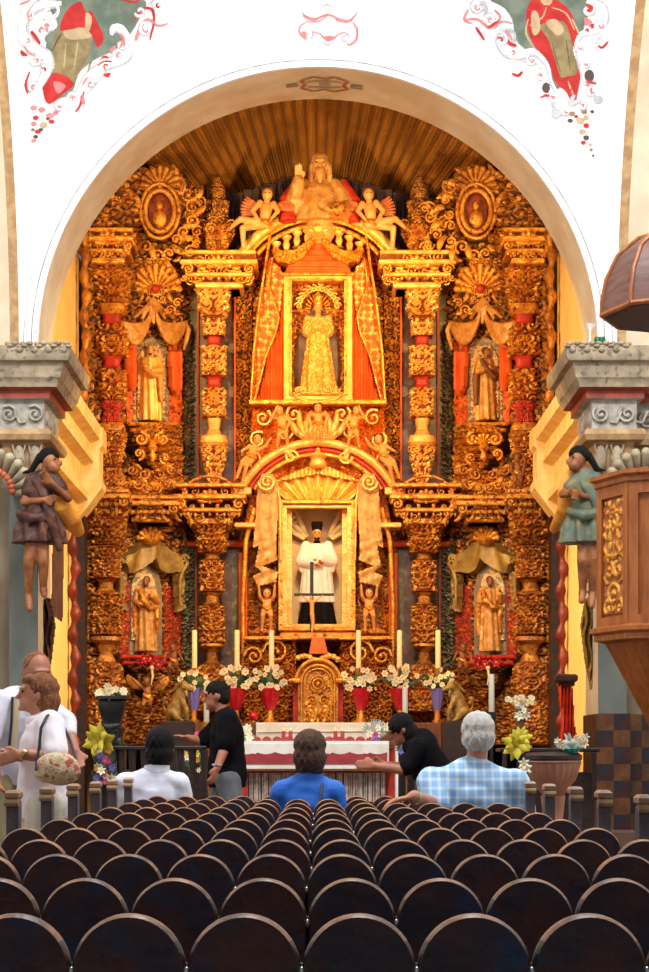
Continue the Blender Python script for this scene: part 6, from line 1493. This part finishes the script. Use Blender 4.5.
def pot(mt, w0, w1):
    def g(t, c, zt, zb, k): b = MB(); b.lathe([(w0 * k, 0), (w1 * k, (zt - zb) * .6), (w1 * .9 * k, (zt - zb)), (w1 * k, zt - zb + .02)], (c.x, c.y, zb), 18); part('vase', b, mt, t, 60)
    return g
bouquet(375, 729, 17.75, 24, 20, ['starlily', 'starlily', 'pink'], 6, 4.5, 'pale spiky flower arrangement in a blue vase at the right end of the altar table', pot('petal_purple', 4, 6), 'leaf_pale', 20, zb=Z(742, 17.75))
bouquet(247, 735, 17.75, 14, 22, ['starlily'], 5, 4, 'pale flower arrangement at the left end of the altar table', pot('black_metal', 3, 4), 'leaf_pale', 16, zb=Z(742, 17.75))
bouquet(411, 736, 15.6, 22, 13, ['pink'], 7, 4, 'magenta flowers next to the bending dark figure', pot('black_metal', 3, 4), 'leaf', 8, zb=0)
bouquet(402, 748, 15.4, 12, 14, ['purple'], 5, 3.5, 'small cluster of blue flowers below the magenta ones', pot('black_metal', 3, 4), 'leaf', 8, zb=0)
bouquet(202, 735, 16.6, 14, 14, ['pink'], 6, 3.6, 'magenta flowers in front of the walking man in black', pot('black_metal', 3, 4), 'leaf', 8, zb=0)
bouquet(195, 758, 15.5, 22, 26, ['starlily', 'orange', 'lily'], 8, 3.4, 'mixed low flowers by the white shirted man, left of the walking man', pot('wood_dark', 3, 5), 'leaf', 14, zb=0)
def stand(mt, w=4):
    def g(t, c, zt, zb, k): b = MB(); h = zt - zb; b.lathe([(w * 2 * k, 0), (w * 2 * k, .03), (w * .5 * k, .06), (w * .5 * k, .7 * h), (w * k, .8 * h), (w * 1.2 * k, h)], (c.x, c.y, zb), 14); part('stand', b, mt, t, 60)
    return g
bouquet(102, 743, 12.6, 12, 12, ['lily'], 3, 13, 'big yellow lily in the tall mixed arrangement at the left pew ends', stand('black_metal'), 'leaf', 12, seed=2, zb=0, cat='flowers')
bouquet(104, 768, 12.5, 24, 40, ['starlily', 'pink', 'purple', 'orange', 'white', 'pink', 'purple'], 17, 4.6, 'mixed pink, white and purple flowers below the left yellow lily', stand('black_metal', 3), 'leaf', 26, zb=0)
bouquet(521, 742, 12.7, 13, 14, ['lily'], 4, 12, 'big yellow lily right of the man with white hair', stand('black_metal'), 'leaf', 12, seed=4, zb=0)
bouquet(524, 764, 12.6, 12, 10, ['starlily'], 2, 7, 'white lily just under the right yellow lily', stand('black_metal', 3), 'leaf', 8, zb=0)
bouquet(571, 742, 12.9, 30, 18, ['starlily', 'white', 'starlily'], 8, 4.4, 'small pale plant in a teal foil pot on the fluted font', foil('teal', 5, 8, None), 'leaf_pale', 20, zb=Z(757, 12.9))
# black pedestal with roses
D = 18.3
t = thing('pedestal', 'black carved pedestal carrying cream roses, left of the altarpiece base', 'pedestal', (X(111, D), D + .1, .45))
k = D / F; prof = [(15, 770), (15, 745), (13, 742), (10, 735), (10, 722), (13, 712), (15, 706), (15, 701), (18, 699), (18, 696)]
b = MB(); b.lathe([(r * k * .92, Z(y, D)) for r, y in prof], (X(111, D), D + .1, 0), 32, sq=6); b.box(X(92, D), X(130, D), D - .1, D + .3, .45, Z(770, D), .01); part('body', b, 'black_metal', t, 40)
b = MB(); ornament(b, X(111, D), D - .09, Z(738, D), .2, .25, 6, 3); part('relief', b, 'black_metal', t, 60)
bouquet(110, 692, D + .05, 28, 12, ['rose'], 15, 5.2, 'cream roses on top of the black pedestal', pot('white_cloth', 4, 6), 'leaf', 8, zb=Z(697, D))
bouquet(520, 700, 17.6, 30, 9, ['mum'], 28, 3.6, 'low dome of pale yellow chrysanthemums, right of the tall candle', pot('white_cloth', 4, 6), 'leaf', 10, zb=Z(710, 17.6))
bouquet(520, 713, 17.4, 18, 9, ['starlily'], 5, 4.4, 'white lilies tucked just below the yellow chrysanthemums', stand('wood_brown'), 'leaf', 8, zb=.45)
for s, nm in ((-1, 'left'), (1, 'right')):
    c = TS(s, .62)(np.array(150.), np.array(661.), 0); px = VX + float(c[0]) * F / float(c[1])
    t = bouquet(px, 662, float(c[1]), 26, 9, ['red'], 7, 5.2, 'red poinsettias on the bracket of the lower %s niche' % nm, None, 'leaf', 6, zb=Z(667, float(c[1])))
    b = MB(); p = P(px + 2, 668, float(c[1]) - .1); b.ball(p, .03, 8, 6); b.tube([p, p + Vector((.01, -.02, -.1)), p + Vector((-.01, -.02, -.2))], [.018, .014, .006], 7); part('pale_ribbon', b, 'wax', t, 60)
# font / planter
D = 13.0
t = thing('fluted_font', 'terracotta fluted stone font on a column, right of the pews', 'font', (X(553, D), D, 0))
k = D / F; X0 = X(553, D)
b = MB(); b.lathe([(9 * k, Z(797, D)), (14 * k, Z(790, D)), (22 * k, Z(780, D)), (26 * k, Z(768, D)), (27 * k, Z(763, D)), (25 * k, Z(763, D)), (20 * k, Z(770, D))], (X0, D, 0), 72, fold=24, famp=.035); part('bowl', b, 'terracotta', t, 60)
b = MB(); b.lathe([(27 * k, -.012), (28.5 * k, 0), (27 * k, .014), (24 * k, .012)], (X0, D, Z(762, D)), 40); part('rim', b, 'terracotta', t, 60)
b = MB(); b.lathe([(.14, 0), (.14, .06), (.09, .10), (.065, .3), (.065, .72), (.08, Z(797, D) + .01)], (X0, D, 0), 32, fold=12, famp=.03); part('column', b, 'terracotta', t, 60)
b = MB(); b.lathe([(26 * k, 0), (29 * k, .015), (29 * k, .04), (25 * k, .06), (.01, .065)], (X0, D, Z(761.5, D)), 36); part('lid', b, 'wood_dark', t, 40, label='dark lid')
o = MB(); bxp(o, 500, 600, 748, 752, 15.2, .4); bxp(o, 503, 507, 752, 800, 15.2, .05); bxp(o, 592, 596, 752, 800, 15.2, .05); o.box(X(504, 15.2), X(595, 15.2), 15.3, 15.55, 0, 1.0)
o = part('side_table', o, 'wood_dark', None, 20); setp(o, 'dark wooden side table behind the fluted font', 'table')
o = MB(); bxp(o, 112, 206, 746, 750, 14.2, .08)
for x in range(120, 206, 12): o.lathe([(.025, .1), (.03, .4), (.02, .6), (.035, .8), (.02, .95), (.03, Z(750, 14.2))], (X(x, 14.2), 14.24, 0), 10)
bxp(o, 112, 206, 800, 806, 14.2, .08); o.box(X(112, 14.2), X(116, 14.2), 14.2, 14.28, 0, Z(748, 14.2)); o.box(X(202, 14.2), X(206, 14.2), 14.2, 14.28, 0, Z(748, 14.2)); o = part('wooden_rail', o, 'wood_dark', None, 30); setp(o, 'dark turned wooden rail behind the man in the white shirt', 'rail')
for s, nm in ((-1, 'left'), (1, 'right')):
    # carved lion
    D = 21.6; f_ = (lambda q: q) if s < 0 else mr
    Q = lambda x, y, o=0: P(f_([(x, y)])[0][0], y, D) + Vector((0, -o, 0))
    t = thing('carved_lion', 'gilded wooden lion seated at the %s end of the altar steps' % nm, 'lion', Q(178, 722))
    k = D / F; b = MB(); b.limb([Q(174, 714), Q(178, 702), Q(182, 692)], [9 * k, 7.5 * k, 6.5 * k]); b.ball(Q(185, 687, .03), (5.5 * k, 6 * k, 5.5 * k)); b.cap(Q(187, 688, .03), Q(192, 690, .05), 3.6 * k, 2.6 * k)
    b.limb([Q(182, 700, .06), Q(187, 710, .08), Q(188, 720, .08)], [3.4 * k, 2.6 * k, 2.4 * k]); b.limb([Q(182, 700, -.06), Q(184, 710, -.04), Q(185, 720, -.04)], [3.4 * k, 2.6 * k, 2.4 * k]); b.limb([Q(172, 712, .06), Q(178, 718, .08), Q(182, 721, .08)], [5 * k, 3.4 * k, 2.4 * k])
    for q in (-1, 1): b.ball(Q(182, 681, .03 * q + .03), 1.6 * k, 6, 5)
    b.limb([Q(167, 716), Q(163, 706), Q(165, 698)], [1.6 * k, 1.2 * k, 2.2 * k]); blob('body', b, 'lion', t, .014, 2)
    b = MB()
    for i in range(26): a = i * .9; b.cap(Q(181 + 5 * math.cos(a), 691 + 7 * math.sin(a), .05 * math.sin(i)), Q(179 + 8 * math.cos(a), 696 + 9 * math.sin(a), .07 * math.sin(i)), .03, .012, 6)
    part('mane', b, 'lion', t, 60)
    b = MB(); b.box(*sorted((Q(162, 0).x, Q(194, 0).x)), D - .2, D + .2, .45, Q(0, 721).z, .02); part('plinth', b, 'wood_dark', t, 20)
# red cloth under a bracket at the right
D = 19.9
t = thing('red_curtain', 'bright red folded cloth hanging from a dark bracket beside the right pier', 'curtain', P(566, 735, D))
relief('cloth', [(558, 682), (572, 682), (574, 720), (578, 748), (560, 748), (562, 715)], TC(D), ['red'], t, .05, fn=lambda A, B: .5 + .5 * np.cos(A * 1.9 + B * .05))
b = MB(); bxp(b, 556, 578, 674, 682, D - .12, .2, .02); bxp(b, 561, 575, 681, 686, D - .06, .12, .01); part('bracket', b, 'wood_dark', t, 20)
# oddments on the right entablature
o = MB(); o.lathe([(.02, 0), (.008, .03), (.008, .11), (.05, .16), (.055, .17)], P(590, 343, 17.75), 12); o = part('glass_lamp', o, 'glass_white', None, 60); setp(o, 'small pale glass lamp standing on the right entablature by the arch', 'lamp')
o = MB(); o.lathe([(.05, 0), (.055, .03), (.05, .06)], P(600, 344, 17.78), 12); o = part('green_jar', o, 'bottle_green', None, 60); setp(o, 'small green jar lying on the right entablature', 'jar')
o = MB(); o.lathe([(.02, 0), (.008, .03), (.008, .09), (.03, .13)], P(37, 345, 17.75), 12); o = part('glass_lamp', o, 'glass_white', None, 60); setp(o, 'small glass lamp standing on the left entablature', 'lamp')

# ================================================================== PULPIT
A_ = Vector((X(598, 14.4), 14.4)); B_ = Vector((X(629, 13.97), 13.97)); e = B_ - A_
oc = [A_]; d = e.copy()
for i in range(7):
    oc.append(oc[-1] + d); c_, s_ = math.cos(PI / 4), math.sin(PI / 4); d = Vector((d.x * c_ - d.y * s_, d.x * s_ + d.y * c_))
ctr = sum(oc, Vector((0, 0))) / 8
zt, zb = 3.10, 2.05
t = thing('pulpit', 'octagonal reddish wood pulpit with a gilded vine panel, right edge', 'pulpit', (ctr.x, ctr.y, 1.2))
def octa(b, prof):
    V = []; n = len(prof)
    for sc, z in prof:
        for p in oc: q = ctr + (p - ctr) * sc; V.append((q.x, q.y, z))
    b.add(V, [(j * 8 + i, j * 8 + (i + 1) % 8, (j + 1) * 8 + (i + 1) % 8, (j + 1) * 8 + i) for j in range(n - 1) for i in range(8)] + [tuple(range(7, -1, -1)), tuple(range((n - 1) * 8, n * 8))])
b = MB(); octa(b, [(.97, zb), (.97, zt)]); part('body', b, 'wood_pulpit', t, 20)
b = MB(); octa(b, [(1.0, zt - .02), (1.05, zt), (1.05, zt + .03), (1.10, zt + .05), (1.10, zt + .08), (.9, zt + .09)]); part('top_moulding', b, 'wood_pulpit', t, 20)
b = MB(); octa(b, [(.9, zb - .10), (1.05, zb - .08), (1.05, zb - .04), (1.10, zb - .02), (1.10, zb + .01), (1.0, zb + .03)]); part('base_moulding', b, 'wood_pulpit', t, 20)
b = MB(); octa(b, [(.05, .95), (.12, 1.05), (.55, 1.55), (.92, zb - .09)]); part('tapered_base', b, 'wood_pulpit', t, 20)
for i in range(8):
    p, q = oc[i], oc[(i + 1) % 8]; dd = (q - p); L = dd.length; dd.normalize(); nn = Vector((dd.y, -dd.x)); nn = nn if nn.dot(p - ctr) > 0 else -nn
    def TPn(A, B, h, p=p, dd=dd, nn=nn): return p.x + dd.x * A + nn.x * (h - .01), p.y + dd.y * A + nn.y * (h - .01), B + 0 * h
    b = MB()
    for (a0, a1, z0, z1) in ((0, .07, zb, zt), (L - .07, L, zb, zt), (.07, L - .07, zb, zb + .09), (.07, L - .07, zt - .09, zt)):
        for h0, h1 in ((-.03, .012),):
            V = [(p.x + dd.x * a + nn.x * h, p.y + dd.y * a + nn.y * h, z) for z in (z0, z1) for h in (h0, h1) for a in (a0, a1)]
            b.add(V, [(0, 2, 3, 1), (4, 5, 7, 6), (0, 1, 5, 4), (2, 6, 7, 3), (0, 4, 6, 2), (1, 3, 7, 5)])
    part('panel_frame', b, 'wood_pulpit', t, 20)
    if i % 2 == 0 and i < 4:
        relief('vine_panel', [(.085, zb + .11), (L - .085, zb + .11), (L - .085, zt - .11), (.085, zt - .11)], lambda A, B, h, T=TPn: T(A, B, h), ['gold_mid', 'wood_pulpit'], t, .016, seed=3, step=.006, thick=.01, thr=.40,
               fn=lambda A, B, L=L: swirl(np.abs(A - L / 2) + .02, B, .15, 6), label='gilded carved vine panel')
# pulpit hood
zc = 4.36
t = thing('pulpit_hood', 'dark wooden domed canopy above the pulpit, right edge', 'canopy', (ctr.x, ctr.y, zc))
b = MB(); octa(b, [(.93, zc), (.96, zc + .03), (.95, zc + .12), (.90, zc + .27), (.76, zc + .45), (.5, zc + .58), (.2, zc + .63)]); part('dome', b, 'wood_hood', t, 25)
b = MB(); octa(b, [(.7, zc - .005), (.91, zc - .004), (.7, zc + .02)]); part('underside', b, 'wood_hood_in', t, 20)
b = MB()
for p in oc:
    b.tube([((ctr + (p - ctr) * s_).x, (ctr + (p - ctr) * s_).y, z) for s_, z in ((.96, zc + .03), (.955, zc + .12), (.905, zc + .28), (.765, zc + .46), (.505, zc + .59), (.2, zc + .64))], .014, 6)
for i in range(8): p, q = oc[i], oc[(i + 1) % 8]; b.tube([(*(ctr + (p - ctr) * .96), zc + .02), (*(ctr + (q - ctr) * .96), zc + .02)], .018, 6)
part('rib', b, 'wood_pulpit', t, 60)

# ================================================================== LIGHT AND CAMERA
def area(loc, tgt, size, power, col, name):
    l = bpy.data.lights.new(name, 'AREA'); l.energy = power; l.size = size; l.color = col
    o = bpy.data.objects.new(name, l); C.objects.link(o); o.location = loc
    o.rotation_euler = (Vector(tgt) - Vector(loc)).to_track_quat('-Z', 'Y').to_euler(); return o
def spot(loc, tgt, power, col, ang, blend=.6, rad=.1, name='assumed_sanctuary_spotlight'):  # unseen lamps assumed behind the arch, lighting altarpiece, vault and side walls
    l = bpy.data.lights.new(name, 'SPOT'); l.energy = power; l.color = col; l.spot_size = math.radians(ang); l.spot_blend = blend; l.shadow_soft_size = rad
    o = bpy.data.objects.new(name, l); C.objects.link(o); o.location = loc
    o.rotation_euler = (Vector(tgt) - Vector(loc)).to_track_quat('-Z', 'Y').to_euler(); return o
WARM = (1, .62, .24)
for s in (-1, 1):
    spot((s * 2.45, 19.15, 6.5), (-s * .6, 24, 6.2), 760, WARM, 62, .9)
    spot((s * 2.5, 19.05, 6.1), (-s * 2.8, 21.3, 4.3), 1050, (1, .70, .30), 62, .6)
    spot((s * 2.5, 19.05, 6.1), (-s * 2.8, 21.0, 1.8), 1300, (1, .72, .34), 34, .7)
    spot((s * 2.5, 19.05, 6.0), (s * .3, 24.5, 9.4), 650, (1, .72, .36), 70, .8)
spot((0, 19.1, 7.75), (0, 24, 3.0), 680, WARM, 24, .8)
spot((0, 19.1, 7.75), (0, 24, 5.4), 330, WARM, 34, .8)
spot((0, 19.1, 7.75), (0, 23, 2.0), 620, WARM, 60, .8)
area((0, 12.0, 10.5), (0, 18, 6.3), 3.5, 520, (1, .98, .96), 'assumed_overhead_light')  # unseen area lamp for assumed daylight on the pendentives; no window is modelled
area((.8, 9.3, 10.5), (.2, 8.6, 0), 2.2, 800, (.95, .97, 1), 'assumed_overhead_light')  # second unseen area lamp, added to light pew rims and people from above
for s in (-1, 1): area((s * 4.0, 14.0, 7.2), (-s * 2.5, 18.5, 5.8), 1.2, 130, (1, .97, .92), 'side_fill_light')  # unseen side fills, added to brighten the arch soffit and jambs
w = bpy.data.worlds.new('w'); bpy.context.scene.world = w; w.use_nodes = True
w.node_tree.nodes['Background'].inputs['Color'].default_value = (.80, .86, 1.0, 1); w.node_tree.nodes['Background'].inputs['Strength'].default_value = .20
cam = bpy.data.cameras.new('camera'); co = bpy.data.objects.new('camera', cam); C.objects.link(co)
co.location = (0, 0, HC); co.rotation_euler = (PI / 2, 0, 0)
cam.sensor_fit = 'VERTICAL'; cam.sensor_height = 36; cam.lens = F / 972 * 36
cam.shift_x = (324.5 - VX) / 972; cam.shift_y = (VY - 486) / 972; cam.clip_end = 200
sc = bpy.context.scene; sc.camera = co
sc.view_settings.view_transform = 'Standard'; sc.view_settings.look = 'None'; sc.view_settings.exposure = 0; sc.view_settings.gamma = 1
